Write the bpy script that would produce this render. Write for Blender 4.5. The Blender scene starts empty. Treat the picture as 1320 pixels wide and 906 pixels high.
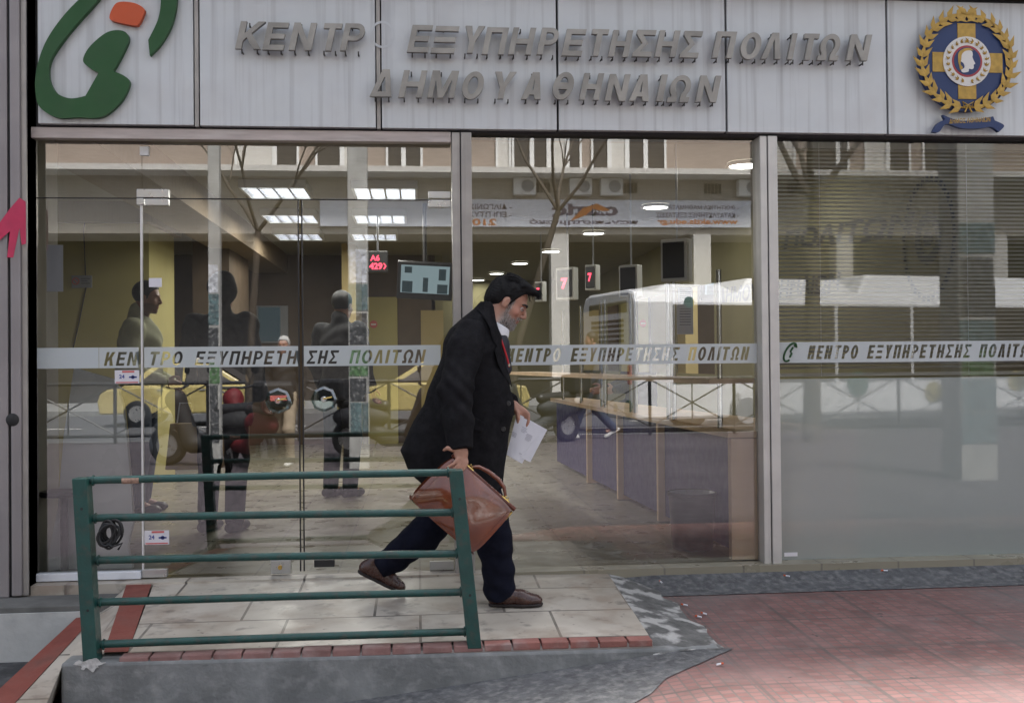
import bpy, bmesh, math, random
import numpy as np
from mathutils import Vector, Matrix, Euler
R = math.radians
random.seed(7); np.random.seed(7)
scene = bpy.context.scene
COL = scene.collection

# ------------------------------------------------------------------ camera, world, sun, exposure
CAM_LOC = Vector((0.0, -5.63, 1.149))
YAW, PITCH, ROLL, FPX = R(5.317), 0.010, R(0.524), 1300.0
_f = Vector((math.sin(YAW)*math.cos(PITCH), math.cos(YAW)*math.cos(PITCH), math.sin(PITCH)))
_r0 = Vector((math.cos(YAW), -math.sin(YAW), 0)); _u0 = _r0.cross(_f)
_r = _r0*math.cos(ROLL) - _u0*math.sin(ROLL); _u = _u0*math.cos(ROLL) + _r0*math.sin(ROLL)
cam = bpy.data.objects.new('camera', bpy.data.cameras.new('camera'))
COL.objects.link(cam); scene.camera = cam
cam.matrix_world = Matrix(((_r.x,_u.x,-_f.x,CAM_LOC.x),(_r.y,_u.y,-_f.y,CAM_LOC.y),(_r.z,_u.z,-_f.z,CAM_LOC.z),(0,0,0,1)))
cam.data.sensor_width = 36; cam.data.lens = FPX/1320*36
cam.data.clip_start = 0.05; cam.data.clip_end = 600

SUN_EL, SUN_AZ = R(60), R(24)
W = bpy.data.worlds.new('World'); scene.world = W; W.use_nodes = True
nt = W.node_tree; nt.nodes.clear()
sky = nt.nodes.new('ShaderNodeTexSky'); sky.sky_type = 'NISHITA'; sky.sun_disc = False
sky.sun_elevation = SUN_EL; sky.sun_rotation = SUN_AZ; sky.air_density = 1.0; sky.dust_density = 4.0; sky.ozone_density = 1.0
bg = nt.nodes.new('ShaderNodeBackground'); bg.inputs['Strength'].default_value = 0.15
hsv = nt.nodes.new('ShaderNodeHueSaturation'); hsv.inputs['Saturation'].default_value = 0.45
out = nt.nodes.new('ShaderNodeOutputWorld')
nt.links.new(sky.outputs[0], hsv.inputs['Color']); nt.links.new(hsv.outputs[0], bg.inputs[0]); nt.links.new(bg.outputs[0], out.inputs[0])
sl = bpy.data.lights.new('sun', 'SUN'); sl.energy = 5.0; sl.angle = R(18); sl.color = (1, .96, .9)
so = bpy.data.objects.new('sun', sl); COL.objects.link(so)
_sd = Vector((math.cos(SUN_EL)*math.sin(SUN_AZ), math.cos(SUN_EL)*math.cos(SUN_AZ), math.sin(SUN_EL)))
so.rotation_euler = _sd.to_track_quat('Z', 'Y').to_euler(); so.location = (0, -10, 20)
scene.view_settings.view_transform = 'Standard'; scene.view_settings.look = 'None'
scene.view_settings.exposure = 1.42; scene.view_settings.gamma = 1; scene.view_settings.use_curve_mapping = False
scene.cycles.use_denoising = True
scene.cycles.max_bounces = 10; scene.cycles.transparent_max_bounces = 16
scene.cycles.sample_clamp_indirect = 6.0; scene.cycles.caustics_reflective = False

def at(u, v, y):
    """where the line of sight through photo pixel (u, v) meets the vertical plane at depth y"""
    d = _f*FPX + _r*(u-660) - _u*(v-453)
    return CAM_LOC + d*((y-CAM_LOC.y)/d.y)
def mirrored(u, v, dist):
    """a thing seen in the shop glass stands the same distance in front of the glass"""
    p = at(u, v, dist); return Vector((p.x, -dist, p.z))

# ------------------------------------------------------------------ helpers
def link(o, parent=None):
    COL.objects.link(o)
    if parent is not None: o.parent = parent
    return o
def tag(o, label=None, cat=None, group=None, kind=None):
    if label: o['label'] = label
    if cat: o['category'] = cat
    if group: o['group'] = group
    if kind: o['kind'] = kind
    return o
def thing(name, loc, label, cat, group=None, rotz=0):
    o = bpy.data.objects.new(name, None); COL.objects.link(o); o.location = loc; o.rotation_euler = (0, 0, rotz)
    o.empty_display_size = .1
    return tag(o, label, cat, group)
def origin_of(p):
    o = Vector((0,0,0))
    while p is not None: o += Vector(p.location); p = p.parent
    return o
class MB:
    def __init__(s): s.v = []; s.f = []; s.smooth = []
    def add(s, vs, fs, smooth=False):
        n = len(s.v); s.v += [tuple(v) for v in vs]; s.f += [tuple(i+n for i in f) for f in fs]; s.smooth += [smooth]*len(fs); return s
    def box(s, a, b, rot=None, c=None):
        x0,y0,z0 = (min(a[i],b[i]) for i in range(3)); x1,y1,z1 = (max(a[i],b[i]) for i in range(3))
        vs = [Vector(p) for p in ((x0,y0,z0),(x1,y0,z0),(x1,y1,z0),(x0,y1,z0),(x0,y0,z1),(x1,y0,z1),(x1,y1,z1),(x0,y1,z1))]
        if rot is not None:
            c = Vector(c) if c is not None else Vector(((x0+x1)/2,(y0+y1)/2,(z0+z1)/2))
            vs = [c + rot @ (p-c) for p in vs]
        return s.add(vs, [(0,3,2,1),(4,5,6,7),(0,1,5,4),(1,2,6,5),(2,3,7,6),(3,0,4,7)])
    def quad(s, *p): return s.add(p, [tuple(range(len(p)))])
    def tube(s, pts, rad, seg=10, cap=True, smooth=True):
        pts = [Vector(p) for p in pts]; n = len(pts)
        rads = rad if isinstance(rad, (list, tuple)) else [rad]*n
        rings = []; up = None
        for i, p in enumerate(pts):
            t = (pts[min(i+1,n-1)] - pts[max(i-1,0)])
            t = t.normalized() if t.length > 1e-9 else Vector((0,0,1))
            if up is None:
                up = Vector((0,0,1)) if abs(t.z) < .9 else Vector((0,1,0))
            a = t.cross(up).normalized(); up = a.cross(t).normalized()
            rings.append([p + (a*math.cos(2*math.pi*k/seg) + up*math.sin(2*math.pi*k/seg))*rads[i] for k in range(seg)])
        vs = [q for r in rings for q in r]; fs = []
        for i in range(n-1):
            for k in range(seg):
                fs.append((i*seg+k, i*seg+(k+1)%seg, (i+1)*seg+(k+1)%seg, (i+1)*seg+k))
        s.add(vs, fs, smooth)
        if cap:
            s.add(rings[0], [tuple(range(seg))[::-1]]); s.add(rings[-1], [tuple(range(seg))])
        return s
    def lathe(s, c, prof, seg=24, axis='z', smooth=True):
        c = Vector(c); vs = []; fs = []
        for r, h in prof:
            for k in range(seg):
                a = 2*math.pi*k/seg; x, y = r*math.cos(a), r*math.sin(a)
                vs.append(c + Vector({'z':(x,y,h),'y':(x,h,y),'x':(h,x,y)}[axis]))
        for i in range(len(prof)-1):
            for k in range(seg): fs.append((i*seg+k, i*seg+(k+1)%seg, (i+1)*seg+(k+1)%seg, (i+1)*seg+k))
        return s.add(vs, fs, smooth)
    def prism(s, poly, y0, y1):
        """a closed outline in x,z extruded from y0 to y1"""
        n = len(poly); vs = [(p[0],y0,p[1]) for p in poly] + [(p[0],y1,p[1]) for p in poly]
        return s.add(vs, [tuple(range(n)), tuple(range(2*n-1,n-1,-1))] + [(i,n+i,n+(i+1)%n,(i+1)%n) for i in range(n)])
    def build(s, name, mat, parent=None, bevel=0, label=None, recalc=True, auto=False):
        me = bpy.data.meshes.new(name); o0 = origin_of(parent)
        me.from_pydata([tuple(Vector(v)-o0) for v in s.v], [], s.f)
        for p, sm in zip(me.polygons, s.smooth): p.use_smooth = sm
        if mat: me.materials.append(mat)
        if any(s.smooth): me.set_sharp_from_angle(angle=R(38))
        if recalc:
            bm = bmesh.new(); bm.from_mesh(me); bmesh.ops.recalc_face_normals(bm, faces=bm.faces); bm.to_mesh(me); bm.free()
        o = link(bpy.data.objects.new(name, me), parent)
        if bevel:
            m = o.modifiers.new('bevel', 'BEVEL'); m.width = bevel; m.segments = 2; m.limit_method = 'ANGLE'; m.angle_limit = R(40)
        if label: o['label'] = label
        return o
def box(name, a, b, mat, parent=None, bevel=0, **k): return MB().box(a, b).build(name, mat, parent, bevel, **k)
def children(o): return [c for c in bpy.data.objects if c.parent == o]
def copy_tree(o, parent=None):
    c = o.copy(); COL.objects.link(c)
    if parent is not None: c.parent = parent
    for ch in children(o): copy_tree(ch, c)
    return c

# ------------------------------------------------------------------ materials
M = {}
def mat(name, col, rough=.6, metal=0, vary=0, scale=8, bump=0, bscale=60, dirt=None, streak=None, coat=0, spec=.5, stretch=(1,1,1), emit=None):
    """plain surface with noise in colour and bump; dirt=(colour, amount, scale) is broken grime; streak=(colour, amount) is vertical runs"""
    m = bpy.data.materials.new(name); m.use_nodes = True; n = m.node_tree.nodes; l = m.node_tree.links
    b = n['Principled BSDF']; b.inputs['Roughness'].default_value = rough; b.inputs['Metallic'].default_value = metal
    b.inputs['Specular IOR Level'].default_value = spec
    if coat: b.inputs['Coat Weight'].default_value = coat; b.inputs['Coat Roughness'].default_value = .12
    c4 = (*col, 1); b.inputs['Base Color'].default_value = c4
    tc = n.new('ShaderNodeTexCoord'); mp = n.new('ShaderNodeMapping'); mp.inputs['Scale'].default_value = stretch
    l.new(tc.outputs['Object'], mp.inputs['Vector']); vec = mp.outputs[0]; cur = None
    def noise(sc, det=4, v=vec):
        t = n.new('ShaderNodeTexNoise'); t.inputs['Scale'].default_value = sc; t.inputs['Detail'].default_value = det; l.new(v, t.inputs['Vector']); return t.outputs['Fac']
    def ramp(fac, a, bb, c0=0, c1=1):
        r = n.new('ShaderNodeMapRange'); r.inputs['From Min'].default_value = a; r.inputs['From Max'].default_value = bb
        r.inputs['To Min'].default_value = c0; r.inputs['To Max'].default_value = c1; l.new(fac, r.inputs['Value']); return r.outputs[0]
    def mix(fac, a, bb):
        x = n.new('ShaderNodeMix'); x.data_type = 'RGBA'; l.new(fac, x.inputs['Factor'])
        for s_, i in ((a, 'A'), (bb, 'B')):
            i = [q for q in x.inputs if q.name == i and q.type == 'RGBA'][0]
            if isinstance(s_, tuple): i.default_value = s_
            else: l.new(s_, i)
        return [q for q in x.outputs if q.type == 'RGBA'][0]
    if vary:
        lo = tuple(max(0, c*(1-vary)) for c in col)+(1,); hi = tuple(min(1, c*(1+vary)) for c in col)+(1,)
        cur = mix(ramp(noise(scale), .3, .7), lo, hi)
    if dirt:
        cur = mix(ramp(noise(dirt[2], 8), *(dirt[3:5] if len(dirt) > 4 else (.52, .72)), 0, dirt[1]), cur if cur else c4, (*dirt[0], 1))
    if streak:
        mp2 = n.new('ShaderNodeMapping'); mp2.inputs['Scale'].default_value = (26, 26, .7); l.new(tc.outputs['Object'], mp2.inputs['Vector'])
        cur = mix(ramp(noise(1, 6, mp2.outputs[0]), .5, .75, 0, streak[1]), cur if cur else c4, (*streak[0], 1))
    if cur: l.new(cur, b.inputs['Base Color'])
    if rough > .1 and vary:
        l.new(ramp(noise(scale*2.3), .3, .7, max(.03, rough-.08), min(1, rough+.1)), b.inputs['Roughness'])
    if bump:
        bp = n.new('ShaderNodeBump'); bp.inputs['Strength'].default_value = bump; bp.inputs['Distance'].default_value = .01
        l.new(noise(bscale, 5), bp.inputs['Height']); l.new(bp.outputs[0], b.inputs['Normal'])
    if emit: b.inputs['Emission Color'].default_value = (*emit[0], 1); b.inputs['Emission Strength'].default_value = emit[1]
    M[name] = m; return m
def tiles(name, c1, c2, mortar, w, h, msize, offset=0, rough=.5, dirt=None, bump=.3, rot=0, bias=0, big=None):
    m = mat(name, c1, rough); n = m.node_tree.nodes; l = m.node_tree.links; b = n['Principled BSDF']
    g = n.new('ShaderNodeNewGeometry'); mp = n.new('ShaderNodeMapping'); mp.inputs['Rotation'].default_value = (0,0,rot); l.new(g.outputs['Position'], mp.inputs['Vector'])
    t = n.new('ShaderNodeTexBrick'); t.offset = offset; t.squash = 1; l.new(mp.outputs[0], t.inputs['Vector'])
    for k, v in (('Color1',(*c1,1)),('Color2',(*c2,1)),('Mortar',(*mortar,1)),('Scale',1),('Mortar Size',msize),('Mortar Smooth',.15),('Bias',bias),('Brick Width',w),('Row Height',h)): t.inputs[k].default_value = v
    cur = t.outputs['Color']
    def mixin(fac, colr):
        nonlocal cur
        x = n.new('ShaderNodeMix'); x.data_type = 'RGBA'; l.new(fac, x.inputs['Factor'])
        l.new(cur, [q for q in x.inputs if q.name == 'A' and q.type == 'RGBA'][0]); [q for q in x.inputs if q.name == 'B' and q.type == 'RGBA'][0].default_value = (*colr, 1)
        cur = [q for q in x.outputs if q.type == 'RGBA'][0]
    def nz(sc, a, bb, amt, det=6):
        q = n.new('ShaderNodeTexNoise'); q.inputs['Scale'].default_value = sc; q.inputs['Detail'].default_value = det; l.new(g.outputs['Position'], q.inputs['Vector'])
        r = n.new('ShaderNodeMapRange'); r.inputs['From Min'].default_value = a; r.inputs['From Max'].default_value = bb; r.inputs['To Max'].default_value = amt; l.new(q.outputs['Fac'], r.inputs['Value']); return r.outputs[0]
    if big:
        t2 = n.new('ShaderNodeTexBrick'); t2.offset = 0; l.new(mp.outputs[0], t2.inputs['Vector'])
        for k, v in (('Scale',1),('Mortar Size',big[1]),('Mortar Smooth',.3),('Brick Width',big[0]),('Row Height',big[0])): t2.inputs[k].default_value = v
        mm = n.new('ShaderNodeMath'); mm.operation = 'MULTIPLY'; mm.inputs[1].default_value = .8; l.new(t2.outputs['Fac'], mm.inputs[0]); mixin(mm.outputs[0], tuple(c*.75 for c in mortar))
    for d in (dirt or []): mixin(nz(*d[1]), d[0])
    l.new(cur, b.inputs['Base Color'])
    bp = n.new('ShaderNodeBump'); bp.invert = True; bp.inputs['Strength'].default_value = bump; bp.inputs['Distance'].default_value = .004
    l.new(t.outputs['Fac'], bp.inputs['Height']); l.new(bp.outputs[0], b.inputs['Normal'])
    rr = nz(5, .35, .65, .25); ad = n.new('ShaderNodeMath'); ad.inputs[1].default_value = rough-.1; l.new(rr, ad.inputs[0]); l.new(ad.outputs[0], b.inputs['Roughness'])
    return m
def glass(name, tint, refl):
    m = bpy.data.materials.new(name); m.use_nodes = True; n = m.node_tree.nodes; l = m.node_tree.links; n.clear()
    o = n.new('ShaderNodeOutputMaterial'); mx = n.new('ShaderNodeMixShader'); t = n.new('ShaderNodeBsdfTransparent'); t.inputs[0].default_value = (*tint, 1)
    g = n.new('ShaderNodeBsdfGlossy'); g.inputs['Roughness'].default_value = 0.0; g.inputs['Color'].default_value = (.97,.98,1,1)
    # both faces of a pane: a steady share plus the rise towards grazing angles
    fr = n.new('ShaderNodeFresnel'); fr.inputs[0].default_value = 1.5
    ad = n.new('ShaderNodeMath'); ad.operation = 'ADD'; ad.use_clamp = True; ad.inputs[1].default_value = refl-.04; l.new(fr.outputs[0], ad.inputs[0])
    l.new(ad.outputs[0], mx.inputs[0]); l.new(t.outputs[0], mx.inputs[1]); l.new(g.outputs[0], mx.inputs[2]); l.new(mx.outputs[0], o.inputs[0]); M[name] = m; return m
def film(name, col, clear, trans=.4, gloss=0):
    m = bpy.data.materials.new(name); m.use_nodes = True; n = m.node_tree.nodes; l = m.node_tree.links; n.clear()
    o = n.new('ShaderNodeOutputMaterial'); mx = n.new('ShaderNodeMixShader'); mx.inputs[0].default_value = clear
    m2 = n.new('ShaderNodeMixShader'); m2.inputs[0].default_value = trans
    d = n.new('ShaderNodeBsdfDiffuse'); d.inputs[0].default_value = (*col,1); tr = n.new('ShaderNodeBsdfTranslucent'); tr.inputs[0].default_value = (*col,1)
    t = n.new('ShaderNodeBsdfTransparent'); l.new(d.outputs[0], m2.inputs[1]); l.new(tr.outputs[0], m2.inputs[2])
    l.new(m2.outputs[0], mx.inputs[1]); l.new(t.outputs[0], mx.inputs[2])
    if gloss:
        g = n.new('ShaderNodeBsdfGlossy'); g.inputs['Roughness'].default_value = .03; m3_ = n.new('ShaderNodeMixShader'); m3_.inputs[0].default_value = gloss; l.new(mx.outputs[0], m3_.inputs[1]); l.new(g.outputs[0], m3_.inputs[2]); mx = m3_
    l.new(mx.outputs[0], o.inputs[0]); M[name] = m; return m
def emitter(name, col, s):
    m = bpy.data.materials.new(name); m.use_nodes = True; n = m.node_tree.nodes; n.clear()
    o = n.new('ShaderNodeOutputMaterial'); e = n.new('ShaderNodeEmission'); e.inputs[0].default_value = (*col,1); e.inputs[1].default_value = s
    m.node_tree.links.new(e.outputs[0], o.inputs[0]); M[name] = m; return m

glass('glass', (.92,.94,.92), .18); glass('film_glass', (.93,.95,.94), .075)
glass('far_glass', (.55,.57,.56), .10)
film('frost_band', (.70,.74,.75), .10, .25)
film('frost_pane', (.56,.62,.605), .50, .12, .08)
mat('panel', (.575,.595,.605), .38, .15, vary=.05, scale=3, bump=.04, bscale=14, streak=((.36,.36,.365), .75), dirt=((.42,.41,.41), .35, 3, .5, .7))
mat('panel_gap', (.03,.028,.03), .8)
mat('brushed_letter', (.28,.265,.24), .42, .35, vary=.22, scale=7, bump=.04, bscale=40)
mat('letter_pin', (.06,.055,.05), .6, .5)
mat('anodised', (.37,.345,.32), .42, .35, vary=.1, scale=9, streak=((.2,.19,.18), .4))
mat('anodised_pink', (.46,.40,.375), .45, .25, vary=.14, scale=12, dirt=((.62,.58,.55), .5, 9), stretch=(.4,1,3))
mat('pale_mullion', (.55,.53,.50), .42, .3, vary=.08, scale=6, streak=((.32,.3,.28), .45))
mat('shutter_guide', (.29,.265,.265), .5, .25, vary=.1, scale=4, streak=((.2,.18,.18), .4))
mat('black_rubber', (.012,.012,.013), .55)
mat('graffiti_pink', (.55,.035,.10), .6, vary=.15)
mat('satin_steel', (.55,.55,.54), .32, .8, vary=.06)
mat('white_strip', (.70,.68,.66), .45)
mat('white_plinth', (.72,.74,.78), .45, vary=.06, scale=12, dirt=((.45,.45,.45), .4, 12))
mat('logo_green', (.011,.072,.014), .5, vary=.08, scale=6)
mat('logo_green_side', (.10,.14,.11), .5)
mat('logo_orange', (.55,.085,.02), .5, vary=.06)
mat('crest_blue', (.012,.032,.115), .45); mat('crest_gold', (.44,.27,.045), .45, vary=.2, scale=30)
mat('crest_white', (.68,.66,.62), .5); mat('crest_red', (.35,.04,.05), .5)
mat('rail_green', (.008,.060,.051), .40, .0, vary=.2, scale=14, bump=.12, bscale=70, dirt=((.05,.055,.045), .75, 30), coat=.25)
mat('concrete', (.20,.205,.203), .88, vary=.25, scale=4, bump=.45, bscale=45, dirt=((.36,.36,.35), .5, 16, .50, .72))
mat('white_concrete', (.52,.52,.50), .85, vary=.12, scale=4, bump=.3, bscale=30, dirt=((.25,.25,.25), .5, 5))
mat('rough_cement', (.125,.123,.118), .95, vary=.35, scale=14, bump=1.0, bscale=75, dirt=((.46,.45,.43), .9, 8.5, .50, .60))
mat('worn_cement', (.095,.096,.10), .92, vary=.3, scale=16, bump=.8, bscale=80, dirt=((.24,.235,.23), .6, 26, .46, .70))
mat('dark_step', (.13,.128,.12), .8, vary=.2, scale=8, bump=.2)
mat('dark_asphalt', (.06,.06,.062), .9, vary=.35, scale=5, bump=.5, bscale=90, dirt=((.14,.14,.14), .6, 12))
mat('road_asphalt', (.075,.078,.085), .85, vary=.2, scale=1.5, bump=.2, bscale=60)
mat('brick_edge', (.27,.145,.13), .7, vary=.22, scale=7, bump=.3, bscale=50, dirt=((.38,.28,.26), .6, 10))
mat('brick_bright', (.28,.115,.095), .75, vary=.25, scale=8, dirt=((.36,.30,.28), .6, 9), bump=.3, bscale=50)
mat('mortar', (.33,.30,.28), .9, vary=.1)
mat('red_strip', (.21,.055,.04), .75, vary=.25, scale=5, bump=.2, dirt=((.1,.06,.05), .6, 5))
tiles('ramp_tile', (.50,.455,.385), (.55,.50,.43), (.13,.115,.10), .62, .40, .007, .35, .42,
      dirt=[((.26,.22,.175), (1.3,.42,.66,.75)), ((.27,.20,.15), (6,.48,.68,.6)), ((.13,.11,.095), (11,.58,.70,.6)), ((.60,.56,.50), (5,.55,.75,.35)), ((.10,.085,.075), (23,.66,.74,.7))], bump=.35)
tiles('floor_tile', (.24,.22,.165), (.265,.24,.18), (.17,.155,.125), .45, .45, .006, 0, .34, dirt=[((.30,.27,.21), (1.2,.5,.9,.25))], bump=.2)
tiles('red_paving', (.175,.075,.068), (.245,.120,.108), (.12,.095,.088), .052, .042, .0042, 0, .62,
      dirt=[((.22,.13,.125), (1.6,.48,.75,.7)), ((.16,.14,.135), (8,.60,.72,.75)), ((.33,.23,.215), (3.1,.52,.8,.3)), ((.09,.06,.056), (5.5,.5,.7,.5)), ((.17,.155,.15), (.9,.52,.7,.5)), ((.05,.045,.045), (14,.70,.73,.9,3))], bump=.6, big=(.44,.010))
mat('yellow_wall', (.42,.37,.15), .8, vary=.06, scale=2)
mat('tan_wall', (.42,.33,.15), .8, vary=.05, scale=2)
mat('olive_wall', (.27,.245,.13), .85, vary=.08, scale=1.2)
mat('brown_wall', (.115,.08,.05), .7, vary=.15, scale=2)
mat('pale_wall', (.52,.49,.42), .85, vary=.08, scale=4)
mat('ceiling', (.30,.275,.215), .9, vary=.05)
mat('soffit', (.22,.165,.105), .8, vary=.05)
mat('beech', (.72,.52,.34), .5, vary=.12, scale=5, stretch=(1,1,.15), spec=.3)
mat('violet_panel', (.035,.034,.13), .45, vary=.06)
mat('chrome', (.75,.75,.77), .12, 1)
mat('black_plastic', (.02,.02,.022), .4); mat('grey_plastic', (.30,.31,.33), .45)
mat('kiosk_grey', (.54,.58,.60), .3, vary=.08, scale=3)
mat('white_plastic', (.72,.72,.70), .45); mat('paper', (.74,.75,.80), .8, vary=.03)
mat('ink', (.16,.16,.20), .8); mat('pale_ink', (.45,.46,.52), .8)
mat('sticker_white', (.72,.70,.74), .5); mat('sticker_red', (.6,.14,.13), .5); mat('sticker_blue', (.06,.08,.30), .5)
mat('wall_lettering', (.02,.02,.018), .6)
mat('slat', (.42,.40,.335), .55)
emitter('tube_light', (.93,.97,1), 2.4); emitter('downlight', (1,.98,.92), 6); emitter('led_red', (1,.07,.12), 1.3)
emitter('screen', (.55,.72,.78), .16); emitter('screen_dark', (.10,.15,.17), .12)
mat('coat_cloth', (.0125,.012,.0135), .9, vary=.3, scale=26, bump=.5, bscale=420, spec=.12)
mat('coat_dark', (.006,.006,.007), .9, spec=.1)
mat('navy_cloth', (.0065,.0075,.016), .9, vary=.2, scale=20, bump=.3, bscale=300, spec=.15)
mat('hair_black', (.006,.0055,.006), .6, spec=.2, bump=.6, bscale=160, stretch=(.3,1,1))
mat('shirt_white', (.78,.78,.80), .8); mat('lanyard_red', (.50,.012,.02), .6); mat('tie_dark', (.012,.012,.02), .6)
mat('shoe_leather', (.05,.017,.011), .28, vary=.3, scale=30, coat=.3); mat('shoe_sole', (.015,.01,.009), .7)
mat('bag_leather', (.165,.040,.014), .2, vary=.3, scale=5, bump=.05, bscale=40, coat=1.0, dirt=((.06,.018,.009), .55, 7, .5, .72))
mat('bag_edge', (.11,.024,.010), .4, vary=.2, scale=12)
mat('brass', (.72,.50,.16), .22, 1)
def skin_mat(name, base):
    m = mat(name, base, .45); n = m.node_tree.nodes; l = m.node_tree.links
    a = n.new('ShaderNodeVertexColor'); a.layer_name = 'Col'; l.new(a.outputs[0], n['Principled BSDF'].inputs['Base Color'])
    n['Principled BSDF'].inputs['Subsurface Weight'].default_value = .08; n['Principled BSDF'].inputs['Subsurface Radius'].default_value = (.01,.004,.002)
    return m
skin_mat('skin', (.45,.25,.18))
mat('eye_white', (.6,.58,.55), .2); mat('brow', (.012,.01,.01), .8)

# ------------------------------------------------------------------ text
def glyph(ch, W, t=.215, th=.185):
    """outline loops of a heavy sans capital, one unit high and W wide; even-odd filled"""
    h = W/2
    def el(cx, cz, rx, rz_, a0, a1, n=26): return [(cx+rx*math.cos(a), cz+rz_*math.sin(a)) for a in np.linspace(R(a0), R(a1), n)]
    if ch == 'Ε': return [[(0,0),(W,0),(W,th),(t,th),(t,.41),(W*.92,.41),(W*.92,.41+th),(t,.41+th),(t,1-th),(W,1-th),(W,1),(0,1)]]
    if ch == 'Ξ': return [[(0,0),(W,0),(W,th),(0,th)],[(.04,.41),(W-.04,.41),(W-.04,.41+th),(.04,.41+th)],[(0,1-th),(W,1-th),(W,1),(0,1)]]
    if ch == 'Η': return [[(0,0),(t,0),(t,.40),(W-t,.40),(W-t,0),(W,0),(W,1),(W-t,1),(W-t,.40+th),(t,.40+th),(t,1),(0,1)]]
    if ch == 'Π': return [[(0,0),(t,0),(t,1-th),(W-t,1-th),(W-t,0),(W,0),(W,1),(0,1)]]
    if ch == 'Τ': return [[(h-t/2,0),(h+t/2,0),(h+t/2,1-th),(W,1-th),(W,1),(0,1),(0,1-th),(h-t/2,1-th)]]
    if ch == 'Ι': return [[(0,0),(W,0),(W,1),(0,1)]]
    if ch == 'Ν': return [[(0,0),(t,0),(t,.64),(W-t*1.05,0),(W,0),(W,1),(W-t,1),(W-t,.36),(t*1.05,1),(0,1)]]
    if ch == 'Μ': return [[(0,0),(t*.9,0),(t*.9,.66),(h-.10,0),(h+.10,0),(W-t*.9,.66),(W-t*.9,0),(W,0),(W,1),(W-t*1.25,1),(h,.34),(t*1.25,1),(0,1)]]
    if ch == 'Λ': return [[(0,0),(t*1.05,0),(h,.76),(W-t*1.05,0),(W,0),(h+.13,1),(h-.13,1)]]
    if ch == 'Υ': return [[(h-t/2,0),(h+t/2,0),(h+t/2,.42),(W,1),(W-t*1.15,1),(h,.60),(t*1.15,1),(0,1),(h-t/2,.42)]]
    if ch == 'Σ': return [[(0,0),(W,0),(W,th),(W*.36,th),(W*.68,.5),(W*.36,1-th),(W,1-th),(W,1),(0,1),(0,1-th*.8),(W*.40,.5),(0,th*.8)]]
    if ch == 'Κ': return [[(0,0),(t,0),(t,.30),(t+.10,.42),(W-t*1.2,0),(W,0),(t+.25,.575),(W-.03,1),(W-t*1.3,1),(t,.56),(t,1),(0,1)]]
    if ch == 'Ρ': r = .315; return [[(0,0),(t,0),(t,1-2*r)]+el(W-r,1-r,r,r,-90,90,16)+[(0,1)], [(t,1-2*r+th*.9)]+el(W-r,1-r,r-th*.95,r-th*.9,-90,90,14)+[(t,1-th*.9)]]
    if ch == 'Ο': return [el(h,.5,h,.515,0,347.5,28), el(h,.5,h-t,.515-th,0,347.5,28)]
    if ch == 'Θ': return [el(h,.5,h,.515,0,347.5,28), el(h,.5,h-t,.515-th,22,158,14), el(h,.5,h-t,.515-th,202,338,14)]
    if ch == 'Ω': return [[(0,0),(h-.07,0),(h-.07,th)]+el(h,.57,h-t*1.02,.445-th,236,-56,26)+[(h+.07,th),(h+.07,0),(W,0),(W,th),(W-.12,th)]+el(h,.57,h-.02,.445,-42,222,26)+[(.12,th),(0,th)]]
    if ch == 'Α': return [[(0,0),(t*1.05,0),(t*1.05+.055,.17),(W-t*1.05-.055,.17),(W-t*1.05,0),(W,0),(h+.13,1),(h-.13,1)], [(t*1.05+.115,.17+th*.9),(W-t*1.05-.115,.17+th*.9),(h,.76)]]
    if ch == 'Δ': return [[(0,0),(W,0),(h+.13,1),(h-.13,1)], [(t*1.15,th),(W-t*1.15,th),(h,.74)]]
SHEAR = .22
def glyph_box(ch, x0, x1, z0, z1, **k):
    """slanted letter loops filling the box x0..x1, z0..z1"""
    H = z1-z0; W = max(.2, (x1-x0)/H-SHEAR); return [[(x0+(x+SHEAR*z_)*H, z0+z_*H) for x, z_ in L] for L in glyph(ch, W, **k)]
def loops_mesh(loops, extrude=0):
    cd = bpy.data.curves.new('t', 'CURVE'); cd.dimensions = '2D'; cd.fill_mode = 'BOTH'; cd.extrude = extrude
    for L in loops:
        sp = cd.splines.new('POLY'); sp.points.add(len(L)-1); sp.use_cyclic_u = True
        for q, p in zip(sp.points, L): q.co = (p[0], p[1], 0, 1)
    o = bpy.data.objects.new('t', cd); COL.objects.link(o); bpy.context.view_layer.update()
    me = bpy.data.meshes.new_from_object(o.evaluated_get(bpy.context.evaluated_depsgraph_get()))
    r = [v.co.copy() for v in me.vertices], [tuple(p.vertices) for p in me.polygons]
    bpy.data.objects.remove(o); bpy.data.curves.remove(cd); bpy.data.meshes.remove(me); return r
ADV = {'Ι':.48,'Μ':1.12,'Ο':1.08,'Θ':1.08,'Ω':1.1,'Ρ':.95,'Ε':.93,'Ξ':.95,'Λ':1.0}
def word_loops(word, x0, x1, z0, z1):
    H = z1-z0; adv = [ADV.get(c, 1.0) for c in word]; k = (x1-x0)/sum(adv); x = x0; out_ = []
    for c, a in zip(word, adv): out_ += glyph_box(c, x, x+a*k-.06*k+SHEAR*H*.35, z0, z1, t=.20); x += a*k
    return out_
_tc = {}
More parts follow.
